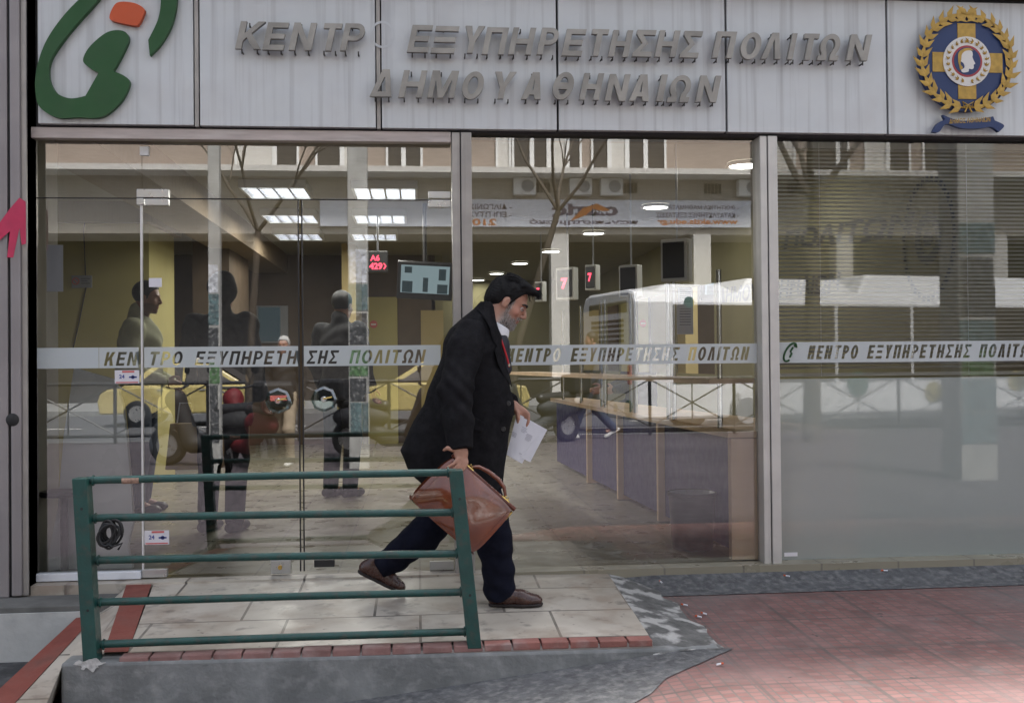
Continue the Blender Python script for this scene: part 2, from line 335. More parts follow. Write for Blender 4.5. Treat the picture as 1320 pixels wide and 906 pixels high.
def text_mesh(body, offset=.03, shear=0, extrude=0, spacing=1.0):
    k = (body, offset, shear, extrude, spacing)
    if k in _tc: return _tc[k]
    c = bpy.data.curves.new('t', 'FONT'); c.body = body; c.offset = offset; c.shear = shear; c.extrude = extrude; c.space_character = spacing; c.resolution_u = 6
    o = bpy.data.objects.new('t', c); COL.objects.link(o); bpy.context.view_layer.update()
    me = bpy.data.meshes.new_from_object(o.evaluated_get(bpy.context.evaluated_depsgraph_get()))
    vs = [v.co.copy() for v in me.vertices]; fs = [tuple(p.vertices) for p in me.polygons]
    bpy.data.objects.remove(o); bpy.data.curves.remove(c); bpy.data.meshes.remove(me)
    x0 = min(v.x for v in vs); x1 = max(v.x for v in vs); y0 = min(v.y for v in vs); y1 = max(v.y for v in vs)
    _tc[k] = ([((v.x-x0)/(x1-x0), (v.y-y0)/(y1-y0), v.z) for v in vs], fs, (x1-x0)/(y1-y0)); return _tc[k]
def text_on(mb, body, origin, ux, uz, h, w=None, thick=0, **k):
    """letters in the plane spanned by ux (reading direction) and uz (up), h high; thick gives them depth towards ux x uz"""
    vs, fs, asp = text_mesh(body, extrude=.5 if thick else 0, **k)
    w = w if w else h*asp; o = Vector(origin); ux = Vector(ux).normalized(); uz = Vector(uz).normalized(); n = ux.cross(uz)
    mb.add([o + ux*(x*w) + uz*(y*h) + n*(z*thick) for x, y, z in vs], fs); return w
def band_mesh(rect, texts, y, name, m, parent):
    """frosted strip with the letters left clear"""
    x0, z0, x1, z1 = rect; loops = [[(x0,z0),(x1,z0),(x1,z1),(x0,z1)]]
    for body, a, b, c, d, sp in texts: loops += word_loops(body, a, b, c, d)
    vs, fs = loops_mesh(loops); mb = MB(); mb.add([(v.x, y, v.y) for v in vs], fs); return mb.build(name, m, parent)

# ------------------------------------------------------------------ implicit bodies (people)
class Vol:
    def __init__(s, lo, hi, res):
        s.lo = np.array(lo, float); s.res = res; s.n = np.ceil((np.array(hi)-s.lo)/res).astype(int)+1
        s.d = np.full(s.n, .2, np.float32)
    def region(s, lo, hi):
        a = np.clip(np.floor((np.array(lo)-s.lo)/s.res).astype(int), 0, s.n-1); b = np.clip(np.ceil((np.array(hi)-s.lo)/s.res).astype(int)+1, 1, s.n)
        sl = tuple(slice(a[i], max(b[i], a[i]+1)) for i in range(3))
        ax = [s.lo[i] + np.arange(sl[i].start, sl[i].stop)*s.res for i in range(3)]
        return sl, np.meshgrid(*ax, indexing='ij')
    def blend(s, sl, d, k, op='add'):
        a = s.d[sl]; d = d.astype(np.float32)
        if op == 'sub':
            d = -d
            if k > 0: h = np.clip(.5-.5*(a-d)/k, 0, 1); r = a*(1-h)+d*h+k*h*(1-h)
            else: r = np.maximum(a, d)
        else:
            if k > 0: h = np.clip(.5+.5*(a-d)/k, 0, 1); r = a*(1-h)+d*h-k*h*(1-h)
            else: r = np.minimum(a, d)
        s.d[sl] = r
    def cone(s, a, b, ra, rb, k=.02, op='add'):
        a = np.array(a, float); b = np.array(b, float); m = max(ra, rb)+.06+k
        sl, (X,Y,Z) = s.region(np.minimum(a,b)-m, np.maximum(a,b)+m)
        ab = b-a; L = max(1e-9, ab@ab); t = np.clip(((X-a[0])*ab[0]+(Y-a[1])*ab[1]+(Z-a[2])*ab[2])/L, 0, 1)
        d = np.sqrt((X-a[0]-t*ab[0])**2+(Y-a[1]-t*ab[1])**2+(Z-a[2]-t*ab[2])**2)-(ra+(rb-ra)*t)
        s.blend(sl, d, k, op)
    def chain(s, pts, rads, k=.02):
        for i in range(len(pts)-1): s.cone(pts[i], pts[i+1], rads[i], rads[i+1], k)
    def ell(s, c, r, rot=None, k=.02, op='add'):
        c = np.array(c, float); r = np.array(r, float); m = r.max()+.06+k
        sl, (X,Y,Z) = s.region(c-m, c+m); P = [X-c[0], Y-c[1], Z-c[2]]
        if rot is not None:
            Q = np.array(rot); P = [P[0]*Q[0,i]+P[1]*Q[1,i]+P[2]*Q[2,i] for i in range(3)]
        q = np.sqrt((P[0]/r[0])**2+(P[1]/r[1])**2+(P[2]/r[2])**2); g = np.sqrt((P[0]/r[0]**2)**2+(P[1]/r[1]**2)**2+(P[2]/r[2]**2)**2)+1e-6
        s.blend(sl, q*(q-1)/g, k, op)
    def func(s, lo, hi, fn, k=.02, op='add'):
        sl, (X,Y,Z) = s.region(lo, hi); s.blend(sl, fn(X,Y,Z), k, op)
    def cut(s, fn):
        sl, (X,Y,Z) = s.region(s.lo, s.lo+s.n*s.res); s.d = np.maximum(s.d, fn(X,Y,Z).astype(np.float32))
    def mesh(s):
        d = s.d; d[0]=.1; d[-1]=.1; d[:,0]=.1; d[:,-1]=.1; d[:,:,0]=.1; d[:,:,-1]=.1
        neg = d < 0; n = s.n-1
        cnt = np.zeros(n, np.int8)
        for i in (0,1):
            for j in (0,1):
                for k in (0,1): cnt += neg[i:i+n[0], j:j+n[1], k:k+n[2]]
        cells = np.argwhere((cnt > 0) & (cnt < 8)); idx = np.full(n, -1, np.int64); idx[tuple(cells.T)] = np.arange(len(cells))
        acc = np.zeros((len(cells),3)); num = np.zeros(len(cells)); cor = [(i,j,k) for i in (0,1) for j in (0,1) for k in (0,1)]
        for a in cor:
            for b in cor:
                if sum(abs(a[q]-b[q]) for q in range(3)) == 1 and a < b:
                    da = d[tuple((cells+a).T)]; db = d[tuple((cells+b).T)]; mk = (da < 0) != (db < 0)
                    t = np.where(mk, da/np.where(mk, da-db, 1), 0); p = np.array(a)+t[:,None]*(np.array(b)-np.array(a))
                    acc += p*mk[:,None]; num += mk
        V = s.lo+(cells+acc/num[:,None])*s.res; F = []
        for ax in range(3):
            o1, o2 = [(1,2),(2,0),(0,1)][ax]; e = [0,0,0]; e[ax] = 1
            A = neg[1:-1,1:-1,1:-1]; sh = tuple(slice(1+e[q], neg.shape[q]-1+e[q]) for q in range(3)); B = neg[sh]
            for mask, flip in (((A & ~B), False), ((~A & B), True)):
                g = np.argwhere(mask)+1
                if not len(g): continue
                u = np.zeros(3, int); u[o1] = 1; w = np.zeros(3, int); w[o2] = 1
                q = [idx[tuple((g-u-w).T)], idx[tuple((g-w).T)], idx[tuple(g.T)], idx[tuple((g-u).T)]]
                q = np.stack(q, 1); F.append(q[:, ::-1] if flip else q)
        return V, np.concatenate(F)
    def build(s, name, m, parent=None, color=None, smooth_it=0):
        V, F = s.mesh(); F = F[(F >= 0).all(1)]; o0 = np.array(origin_of(parent))
        if smooth_it:
            E_ = np.concatenate([F[:, [0,1]], F[:, [1,2]], F[:, [2,3]], F[:, [3,0]]])
            for _ in range(smooth_it):
                a = np.zeros_like(V); c = np.zeros(len(V))
                for i in range(3): a[:, i] = np.bincount(E_[:,0], V[E_[:,1], i], len(V)) + np.bincount(E_[:,1], V[E_[:,0], i], len(V))
                c = np.bincount(E_[:,0], minlength=len(V)) + np.bincount(E_[:,1], minlength=len(V)); V = .5*V + .5*a/np.maximum(c,1)[:,None]
        me = bpy.data.meshes.new(name); me.from_pydata((V-o0).tolist(), [], F.tolist())
        me.polygons.foreach_set('use_smooth', [True]*len(me.polygons)); me.materials.append(m)
        if color is not None:
            ca = me.color_attributes.new('Col', 'FLOAT_COLOR', 'POINT'); C4 = np.ones((len(V),4)); C4[:, :3] = color(V); ca.data.foreach_set('color', C4.ravel())
        me.update(); return link(bpy.data.objects.new(name, me), parent)
def frame(fwd, up):
    f = Vector(fwd).normalized(); l = Vector(up).cross(f).normalized(); u = f.cross(l)
    return np.array([[f.x,l.x,u.x],[f.y,l.y,u.y],[f.z,l.z,u.z]])      # columns: forward, left, up
def head_sdf(V, c, Q, s=1.0):
    c = np.array(c); P = lambda x,y,z: c + s*(Q @ np.array((x,y,z)))
    E = lambda p, r, k=.012, op='add': V.ell(P(*p), np.array(r)*s, Q, k, op)
    E((-.014,0,.032), (.098,.076,.088)); E((.034,0,-.032), (.056,.058,.078), .02); E((.028,0,-.074), (.054,.053,.042), .02)
    E((.070,0,-.100), (.022,.025,.020), .018); E((.080,0,.026), (.014,.048,.012), .014)
    V.cone(P(.088,0,.016), P(.110,0,-.026), .007*s, .0115*s, .008); E((.098,0,-.034), (.014,.018,.009), .006)
    E((.086,0,-.060), (.013,.024,.0065), .006); E((.083,0,-.072), (.013,.022,.0075), .006)
    for q in (-1,1):
        E((.096,q*.031,.004), (.015,.017,.011), .012, 'sub'); E((.050,q*.046,-.025), (.032,.018,.022), .015)
        E((-.006,q*.078,-.008), (.019,.009,.032), .006); E((.002,q*.088,-.006), (.009,.0075,.018), .003, 'sub')
def hand_sdf(V, wrist, d, side, curl=.5, spread=.0, length=.185, r=.0085, thumb_out=1.0):
    """palm and five fingers: d points from wrist to knuckles, side points to the thumb; fingers curl towards the palm side"""
    w = np.array(wrist, float); d = np.array(Vector(d).normalized()); t = np.array(side, float); t = t-d*(t@d); t /= np.linalg.norm(t); nrm = np.cross(d, t)
    s = length/.185; V.ell(w+d*.05*s, (.052*s,.040*s,.016*s), np.stack([d,t,nrm],1), .012)
    for i, (off, L) in enumerate(((.030,.072),(.010,.082),(-.010,.076),(-.029,.058))):
        p = w+d*.088*s+t*off*s; a = 0; pts = [p-d*.03*s, p]
        for j, fr in enumerate((.45,.32,.23)):
            a += curl*(.75+.1*i); dirv = d*math.cos(a)+nrm*math.sin(a)+t*spread*(1.5-i); p = p+dirv*L*fr*s; pts.append(p)
        V.chain(pts, [r*1.15,r*1.1,r*1.02,r*.95,r*.8], .003)
    p0 = w+d*.025*s+t*.030*s; p1 = p0+(d*.55+t*.75*thumb_out+nrm*.3)*.042*s; p2 = p1+(d*.9+t*.25*thumb_out+nrm*.35)*.032*s; p3 = p2+(d*.95+nrm*.4)*.024*s
    V.chain([p0,p1,p2,p3], [.014*s,.0115*s,.0105*s,.0085*s], .006)
def shoe_sdf(V, ankle, heel, toe, width=.046, k=.015):
    a, h, t = (np.array(q, float) for q in (ankle, heel, toe)); f = t-h; f /= np.linalg.norm(f)
    V.cone(h+np.array((0,0,.034))*1, h+f*.10+np.array((0,0,.036)), .036, .040, k); V.cone(h+f*.08+np.array((0,0,.036)), t-f*.045+np.array((0,0,.026)), .040, .036, k)
    V.ell(t-f*.06+np.array((0,0,.024)), (.062,.043,.026), frame(f, (0,0,1)), k); V.cone(a, h+f*.05+np.array((0,0,.045)), .044, .042, k)
SKIN = (.40,.215,.150)
def person(loc, rotz, label, jacket, trousers, shoes, pose=None, group=None, res=.012, hair=(.01,.008,.008), hem=.80, skin=SKIN, hood=None, beard=None, scale=1.0):
    J = dict(hipR=(0,-.09,.93), hipL=(0,.09,.93), kneeR=(.02,-.10,.50), kneeL=(.02,.10,.50), ankR=(-.03,-.10,.09), ankL=(-.03,.10,.09), dirR=0, dirL=0,
             neck=(-.01,0,1.50), head=(.03,0,1.645), look=(1,0,-.05), shR=(-.01,-.185,1.42), shL=(-.01,.185,1.42), elR=(-.03,-.25,1.15), elL=(-.03,.25,1.15), wrR=(.09,-.25,.92), wrL=(.09,.25,.92), curl=.45)
    J.update(pose or {}); J = {k: (np.array(v, float) if isinstance(v, tuple) else v) for k, v in J.items()}
    o = thing('person', (0,0,0), label, 'person', group)
    allp = np.array([v for k, v in J.items() if isinstance(v, np.ndarray) and k != 'look']); lo = allp.min(0)-.24; hi = allp.max(0)+.24; lo[2] = -.03
    mid = (J['hipR']+J['hipL'])/2; chest = mid*.30+J['neck']*.70
    B = Vol(lo, hi, res); Q = frame(J['look'], (0,0,1)); head_sdf(B, J['head'], Q)
    B.cone(J['head']+Q@np.array((-.025,0,-.06)), J['neck']-np.array((0,0,.04)), .055, .06, .02)
    B.chain([mid, chest, J['neck']-np.array((0,0,.06))], [.11,.115,.07], .05)
    for s in 'RL':
        B.chain([J['sh'+s], J['el'+s], J['wr'+s]], [.05,.042,.029], .02); B.cone(chest, J['sh'+s], .07, .055, .03)
        B.chain([J['hip'+s], J['knee'+s], J['ank'+s]], [.08,.055,.04], .03); B.cone(J['ank'+s], J['ank'+s]+np.array((.12,0,-.05)), .035, .03, .02)
        dv = J['wr'+s]-J['el'+s]; hand_sdf(B, J['wr'+s], dv, (1, .2 if s=='R' else -.2, .4), J['curl'], r=max(.0085, res*.78))
    hc = J['head']
    def colr(Vv):
        L = (Vv-hc)@Q; c = np.tile(np.array(skin), (len(Vv),1)); lips = (L[:,0] > .078)&(abs(L[:,2]+.066) < .012)&(abs(L[:,1]) < .024); c[lips] *= (.85,.62,.62)
        if beard is not None:
            b = (L[:,2] < -.045)&(L[:,2] > -.14)&(L[:,0] > -.01)&(~lips); c[b] = .45*c[b]+.55*np.array(beard)
        return c
    B.build('body', M['skin'], o, colr)
    T = Vol(lo, hi, res); T.ell(mid+np.array((-.01,0,0)), (.135,.175,.14), None, .04)
    for s in 'RL': T.chain([J['hip'+s], J['knee'+s], J['ank'+s]+np.array((.005,0,.0))], [.098,.078,.066], .04); 
    T.build('trousers', trousers, o)
    K = Vol(lo, hi, res); K.chain([mid, mid*.62+J['neck']*.38, chest, J['neck']-np.array((0,0,.06))], [.155,.15,.155,.085], .06)
    for s in 'RL':
        K.cone(chest+np.array((0,0,.03)), J['sh'+s], .12, .082, .05)
        K.chain([J['sh'+s], J['el'+s], J['wr'+s]*.93+J['el'+s]*.07], [.083,.066,.050], .03)
        if hem < .85: K.chain([J['hip'+s], J['hip'+s]*.6+J['knee'+s]*.4], [.125,.12], .05)
    K.cone(J['neck']-np.array((.01,0,.03)), J['neck']+np.array((-.012,0,.035)), .078, .072, .02)
    if hood: K.ell(hc+Q@np.array((-.03,0,.02)), (.12,.10,.13), Q, .02)
    sl, (X,Y,Z) = K.region(lo, hi); arm = np.zeros(X.shape, bool)
    for s in 'RL': arm |= ((X-J['wr'+s][0])**2+(Y-J['wr'+s][1])**2+(Z-J['wr'+s][2])**2) < .12**2
    K.d = np.where(arm, K.d, np.maximum(K.d, (hem-Z).astype(np.float32)))
    fold = .004*np.sin(Z*46+3*np.sin(Y*14)+X*18); K.d += fold.astype(np.float32)
    K.build('jacket', jacket, o)
    for s in 'RL':
        F = Vol(J['ank'+s]-np.array((.2,.2,.16)), J['ank'+s]+np.array((.3,.2,.15)), res*.8); a = J['ank'+s]; g = J['dir'+s]
        f = np.array((math.cos(g),0,math.sin(g))); heel = a-f*.07-np.array((0,0,.085)); heel[2] = max(heel[2], 0.002); shoe_sdf(F, a, heel, heel+f*.275); F.build('shoe', shoes, o)
    if hair is not None and not hood:
        H = Vol(hc-.17, hc+.17, min(res, .01)); H.ell(hc+Q@np.array((-.016,0,.038)), (.107,.085,.098), Q, .01)
        sl, (X,Y,Z) = H.region(H.lo, H.lo+H.n*H.res); L = [(X-hc[0])*Q[0,i]+(Y-hc[1])*Q[1,i]+(Z-hc[2])*Q[2,i] for i in range(3)]
        hl = np.interp(L[0], [-.1,-.035,-.015,.02,.035,.062,.1], [-.075,-.07,-.02,-.01,.045,.075,.075]); H.d = np.maximum(H.d, (hl-L[2]).astype(np.float32)); H.build('hair', mat('hair_tone', hair, .5, bump=.5, bscale=140), o)
    o.location = loc; o.rotation_euler = (0,0,rotz); o.scale = (scale,)*3
    return o

# ================================================================== GROUND
def sheet(name, fn, xs, ys, m, label=None, kind='structure', cat=None):
    mb = MB(); nx, ny = len(xs), len(ys); vs = [(x, y, fn(x, y)) for y in ys for x in xs]
    mb.add(vs, [(j*nx+i, j*nx+i+1, (j+1)*nx+i+1, (j+1)*nx+i) for j in range(ny-1) for i in range(nx-1)], True)
    o = mb.build(name, m, recalc=False); tag(o, label, cat, None, kind); return o
def pz(x, y):
    if x < -1.45 and y > -2.4: return -.345
    """pavement height: level with the ramp on the right, falling to the left"""
    a = -.085-.115*min(max(1.15-x, 0), 2.4); t = min(max((-y-2.2)/3, 0), 1)
    b = -.13-.02*min(max(-y-4, 0), 4)/4
    return a*(1-t)+b*t - .03*min(max(-y, 0), 1.4)*(1-t)
sheet('pavement', pz, list(np.arange(-14, -2, .6))+list(np.arange(-2, 4, .1))+list(np.arange(4, 14.1, .6)), list(np.arange(-2.1, -.2, .1))+[-.2], M['red_paving'], 'red square-set pavement in front of the glass shopfront', cat='pavement')
tiles('shaded_paving', (.055,.045,.053), (.066,.054,.063), (.04,.035,.037), .30, .30, .008, 0, .7, dirt=[((.11,.095,.105), (1.1,.5,.8,.5)), ((.04,.035,.04), (4,.55,.75,.6))], bump=.4)  # footway slabs: the shade in front of the shop is put into this dark colour
sheet('footway', pz, list(np.arange(-14, 14.1, .7)), list(np.linspace(-12.0, -2.1, 34)), M['shaded_paving'], 'violet slab footway with shade painted into its colour, between the red paving and the kerb', cat='pavement')
sheet('ground', lambda x, y: -.36, [-300, 300], [-300, 300], M['dark_asphalt'], 'dark ground under and around the street', cat='ground')
sheet('road', lambda x, y: -.29, [-120, 120], [-24, -12.15], M['road_asphalt'], 'grey asphalt road between the two pavements', cat='road')
tag(box('kerb', (-60,-12.15,-.34), (60,-12.0,-.148), M['concrete']), 'grey stone kerb along the near edge of the road', 'kerb', kind='structure')
tag(box('far_pavement', (-60,-30.4,-.35), (60,-24,-.15), M['concrete']), 'pale pavement below the opposite building', 'pavement', kind='structure')
# white lane line
lane = MB()
for k in range(-10, 11): lane.box((k*5,-18.1,-.288), (k*5+2.4,-17.98,-.284))
tag(lane.build('lane_marking', M['white_strip']), 'broken white lane line painted on the road', 'road marking', kind='structure')

# ------------------------------------------------------------------ ramp and step in front of the door
YF = -1.28
def rz(x, y): return -.012-.062*min(max(-y/1.28, 0), 1) - .012*max(0, x-.6)
A0 = at(158,838,YF).x; A1 = at(842,831,YF).x; B1 = at(782,757,-.08).x; B0 = -2.0
LX = at(196,764,-.10).x
ramp = thing('ramp', (0,-.6,-.1), 'tiled entrance ramp with brick edging in front of the glass doors', 'ramp'); ramp['kind'] = 'structure'
mb = MB(); n = 24
for i in range(n):
    for j in range(14):
        q = []
        for a, b in ((i,j),(i+1,j),(i+1,j+1),(i,j+1)):
            t = b/14; y = -.05+(YF+.075+.05)*t; xl = LX+(A0-LX)*t; xr = B1+(A1-B1)*t; x = xl+(xr-xl)*a/n; q.append((x,y,rz(x,y)))
        mb.quad(*q)
mb.build('tile_surface', M['ramp_tile'], ramp, recalc=False)
# front edging: a row of bricks, duller on the left, brighter right of the railing
bx = A0-.02; k = 0; dull = MB(); bright = MB()
while bx < A1-.02:
    w = .128+random.uniform(-.006,.006); dz = random.uniform(-.003,.003)
    (bright if bx > at(622,832,YF).x else dull).box((bx+.005,YF,rz(bx,YF)-.024), (min(bx+w,A1)-.003,YF+.072,rz(bx,YF)+.007+dz)); bx += w
dull.build('edge_brick', M['brick_edge'], ramp, bevel=.004); bright.build('edge_brick', M['brick_bright'], ramp, bevel=.004)
box('edge_mortar', (A0-.02,YF+.004,-.2), (A1,YF+.076,rz(1,YF)-.008), M['mortar'], ramp)
# left brick strip
p0, p1 = Vector((LX,-.11,0)), Vector((A0,YF+.08,0)); mb = MB()
mb.quad((p0.x-.13,p0.y,rz(0,p0.y)+.004), (p1.x-.10,p1.y,rz(0,p1.y)+.004), (p1.x,p1.y,rz(0,p1.y)+.004), (p0.x,p0.y,rz(0,p0.y)+.004))
mb.build('edge_strip', M['red_strip'], ramp)
mb = MB(); mb.quad((p0.x-.13,p0.y,rz(0,p0.y)),(p0.x-.13,p0.y,-.4),(p1.x-.10,p1.y,-.4),(p1.x-.10,p1.y,rz(0,p1.y))); mb.build('side_face', M['white_concrete'], ramp)
# grey rendered front face, thick enough to be a kerb
xl = at(79,858,YF).x
mb = MB(); prof = [(xl,-.082),(A0-.02,-.085),(A1,-.11),(A1+.30,-.115),(A1+.30,-.45),(xl,-.45)]
mb.prism(prof, YF-.01, YF+.12); mb.build('front_face', M['concrete'], ramp, bevel=.012)
mb = MB(); N = 30
for i in range(N):
    for j in range(6):
        q = []
        for ia, jb in ((i,j),(i+1,j),(i+1,j+1),(i,j+1)):
            x = xl+(A1+.36-xl)*ia/N; w = (.75+.05*math.sin(ia*2.1)+.04*math.sin(ia*5.3))*min(1, (N-ia)/9+.0) ; y = YF-.008-w*jb/6; q.append((x, y, pz(x,y)+.005-.001*jb/6))
        mb.quad(*q)
mb.build('cement_strip', M['worn_cement'], ramp)
# broken cement apron at the ramp's right end
mb = MB()
for i in range(10):
    for j in range(24):
        q = []
        for a, b in ((i,j),(i+1,j),(i+1,j+1),(i,j+1)):
            t = b/24; y = -.10+(YF-.015+.10)*t; x0 = B1+(A1-B1)*t-.004; x1 = at(838,760,-.12).x+(at(935,852,YF).x-at(838,760,-.12).x)*t+.016*math.sin(b*.8)+.008*math.sin(b*1.5+1)
            s = a/10; x = x0+(x1-x0)*s; z = rz(x0,y)*(1-s)+(pz(x1,y)+.004)*s - .001*(1-s); e = max(0, (b-21)/3); z = z*(1-e)+(pz(x,y)+.006)*e; y -= .012*math.sin(a*1.7)*e; q.append((x,y,z))
        mb.quad(*q)
mb.build('cement_apron', M['rough_cement'], ramp)
# plinth paint blotch under the left post
mb = MB(); c = at(116,856,YF-.012)
mb.prism([(c.x+.050*math.cos(a)*(1+.28*math.sin(3*a)+.15*math.sin(7*a)), c.z+.022*math.sin(a)*(1+.3*math.cos(5*a)+.2*math.sin(8*a))) for a in np.linspace(0,2*math.pi,60)[:-1]], YF-.013, YF-.016); mb.build('paint_blotch', mat('old_paint', (.50,.49,.47), .8, vary=.35, scale=40, bump=.5), ramp)
# raised threshold strip below the glass and the grey gutter right of the ramp
xr0 = at(660,745,-.05).x
tag(box('doorstep', (-2.15,-.11,-.06), (xr0,-.002,-.006), M['ramp_tile']), 'pale stone doorstep below the glass doors', 'step', kind='structure')
tag(MB().prism([(xr0,-.002),(7,-.002),(7,-.20),(xr0,-.20)], -.13, -.002).build('sill_strip', M['floor_tile']), 'pale stone sill strip below the right panes', 'sill', kind='structure')
sheet('gutter_strip', lambda x, y: pz(x, y)+.004+.045*max(0, (y+.30)/.17), list(np.arange(xr0+.02, 7, .25)), list(np.linspace(-.40, -.131, 8)), M['worn_cement'], 'dark cement strip along the foot of the glass', cat='gutter')
# left: landing, dark nosing, white step, lower flare with red border
tag(box('landing', (-4.5,-.36,-.20), (LX-.14,-.112,-.055), M['dark_step'], bevel=.006), 'dark worn landing slab left of the ramp', 'step', kind='structure')
tag(box('white_step', (-4.5,-.375,-.6), (at(108,790,-.37).x,-.365,-.085), M['white_concrete']), 'white painted step face left of the ramp', 'step', kind='structure')
fl = thing('side_ramp', (-2,-.8,-.2), 'low beige side ramp with a dark red border strip', 'ramp'); fl['kind'] = 'structure'
fa, fb, ia, ib = at(98,797,-.38), at(2,886,-1.10), at(124,793,-.38), at(38,886,-1.10)
ex = lambda a, b, t: a+(b-a)*t
mb = MB(); fb2, ib2 = ex(fa,fb,1.9), ex(ia,ib,1.9); mb.quad(fa+Vector((0,0,.004)), fb2+Vector((0,0,.004)), ib2+Vector((0,0,.004)), ia+Vector((0,0,.004))); mb.build('border_strip', M['red_strip'], fl)
P2, P3, P4 = Vector((p0.x-.128,p0.y-.002,rz(0,p0.y)-.004)), Vector((p1.x-.098,p1.y,rz(0,p1.y)-.004)), at(80,858,YF)
mb = MB(); mb.quad(ia, P4, P3, P2); mb.quad(ia, ib2, Vector((P4.x,ib2.y,ib2.z)), P4); mb.build('tile_surface', M['ramp_tile'], fl)
mb = MB(); mb.quad(fa+Vector((0,0,.003)), Vector((fa.x,fa.y,-.6)), Vector((fb2.x,fb2.y,-.6)), fb2+Vector((0,0,.003))); mb.build('side_face', M['dark_step'], fl)
tag(MB().quad((-6,-.378,-.325),(-6,-2.4,-.325),(fb2.x+.02,-2.4,-.325),(fb2.x+.02,fb2.y,-.325),(fa.x+.02,-.378,-.325)).build('asphalt_patch', M['dark_asphalt'], recalc=False), 'dark asphalt patch at the foot of the white step', 'pavement', kind='structure')

# ================================================================== BUILDING
bld = thing('office_building', (0,0,0), 'street front of an office with glass doors, aluminium posts and a tiled room behind', 'building')
ZG = at(780,172,0).z                                   # top of the glass
GLX0, GLX1 = at(47,450,0).x, 5.2
xm0, xm1 = at(584,450,0).x, at(609,450,0).x; xn0, xn1 = at(976,450,0).x, at(998,450,0).x
SZ0 = (at(490,164,-.10).z+at(1240,175,-.10).z)/2; SZ1 = at(1240,3,-.10).z
XS = at(47,80,-.10).x
# structure behind and above the sign
box('fascia_backing', (XS-.02,-.055,SZ0-.012), (6,.12,SZ1+.03), M['panel_gap'], bld)
box('roof_shade_block', (-24,.0,SZ1+.20), (30,13,3.72), M['pale_wall'], bld)  # added roof block out of view, its height set for the shade it casts
box('canopy_slab', (XS-.05,-.22,SZ1+.035), (7,.38,SZ1+.18), M['brown_wall'], bld, bevel=.01)
box('side_wall', (-24,-.10,-.6), (at(-60,400,-.14).x,.4,SZ1+.18), M['pale_wall'], bld)
box('end_wall', (5.2,-.05,-.4), (30,.4,SZ1+.18), M['pale_wall'], bld)
# shutter guide column at the left: ribs and a black inner edge
xc = [at(u,400,-.15).x for u in (-60,10,14,27,30,34)]
sg = box('shutter_guide', (xc[0],-.15,at(10,770,-.15).z), (xc[1],.02,SZ1+.03), M['shutter_guide'], bld, bevel=.004)
box('rib', (xc[1]-.001,-.138,at(10,770,-.15).z+.003), (xc[2],.02,SZ1+.03), M['black_rubber'], sg)
box('rib', (xc[2],-.158,at(20,768,-.15).z), (xc[3],.02,SZ1+.03), M['shutter_guide'], sg, bevel=.006)
box('rib', (xc[3],-.14,at(30,768,-.15).z), (xc[5],.02,SZ1+.03), M['anodised'], sg, bevel=.003)
box('edge_seal', (xc[5],-.128,at(36,768,-.15).z), (GLX0+.0,-.004,SZ1+.03), M['black_rubber'], sg)
mb = MB()
def gp(u, v): p = at(u, v, -.16); return (p.x, p.z)
mb.prism([gp(-4,292),gp(12,270),gp(25,255),gp(33,260),gp(33.5,314),gp(28,316),gp(25,294),gp(17,332),gp(9,332),gp(13,298),gp(-4,313)], -.1592, -.1600); mb.build('graffiti', M['graffiti_pink'], sg)
mb = MB(); c = at(16,541,-.16); mb.lathe((c.x,-.1594,c.z), [(.0,-.006),(.02,-.006),(.034,0)], 14, 'y'); mb.build('lock_knob', M['black_rubber'], sg)
# rails and mullions
zr0, zr1 = ZG-.008, SZ0-.018
box('top_rail', (GLX0,-.075,at(300,181,-.07).z), (xm0-.004,-.012,at(300,167,-.07).z), M['anodised_pink'], bld, bevel=.004)
box('top_channel', (xm1,-.05,ZG+.002), (GLX1,-.012,SZ0-.014), M['panel_gap'], bld)
def mullion(x0, x1, zb, m, d=.085):
    o = box('mullion', (x0,-d,zb), (x0+(x1-x0)*.40,.05,SZ0-.016), m, bld, bevel=.003)
    box('groove', (x0+(x1-x0)*.40,-d+.018,zb), (x0+(x1-x0)*.46,.05,SZ0-.016), M['black_rubber'], o)
    box('cover_strip', (x0+(x1-x0)*.46,-d-.004,zb), (x1,.05,SZ0-.016), m, o, bevel=.003); return o
mullion(xm0, xm1, -.02, M['anodised']); mullion(xn0, xn1, -.035, M['pale_mullion'])
# glass: every pane a part, film and fittings its sub-parts
def pane(name, x0, x1, z0, z1, m=None):
    mb = MB(); mb.quad((x0,0,z0),(x1,0,z0),(x1,0,z1),(x0,0,z1)); return mb.build(name, m or M['glass'], bld, recalc=False)
def xz(u, v, y=0): p = at(u, v, y); return p.x, p.z
xd0 = at(185,450,0).x; xd1 = at(386.5,450,0).x; xd2 = at(389.5,450,0).x; ztr = (at(300,256,0).z+at(500,258,0).z)/2
zb0 = at(186,474,0).z; zb1 = at(186,447.5,0).z
fixed = pane('fixed_pane', GLX0, xd0-.012, .035, ztr); doorA = pane('glass_door', xd0, xd1, .012, ztr-.006); doorB = pane('glass_door', xd2, xm0-.002, .012, ztr-.006)
tr1 = pane('transom_pane', GLX0, xd0-.004, ztr+.003, ZG); tr2 = pane('transom_pane', xd0-.001, xm0-.002, ztr+.003, ZG)
mid = pane('window_pane', xm1, xn0, .002, ZG); rgt = pane('window_pane', xn1, GLX1, -.03, ZG, M['film_glass'])
for o, d in ((doorA,-1),(doorB,1)):
    x0, x1 = (xd0, xd1) if o is doorA else (xd2, xm0-.002)
    box('edge_seal', (x1-.007,-.007,.012) if o is doorA else (x0,-.007,.012), (x1,.007,ztr-.006) if o is doorA else (x0+.007,.007,ztr-.006), M['far_glass'] if False else M['black_plastic'], o)
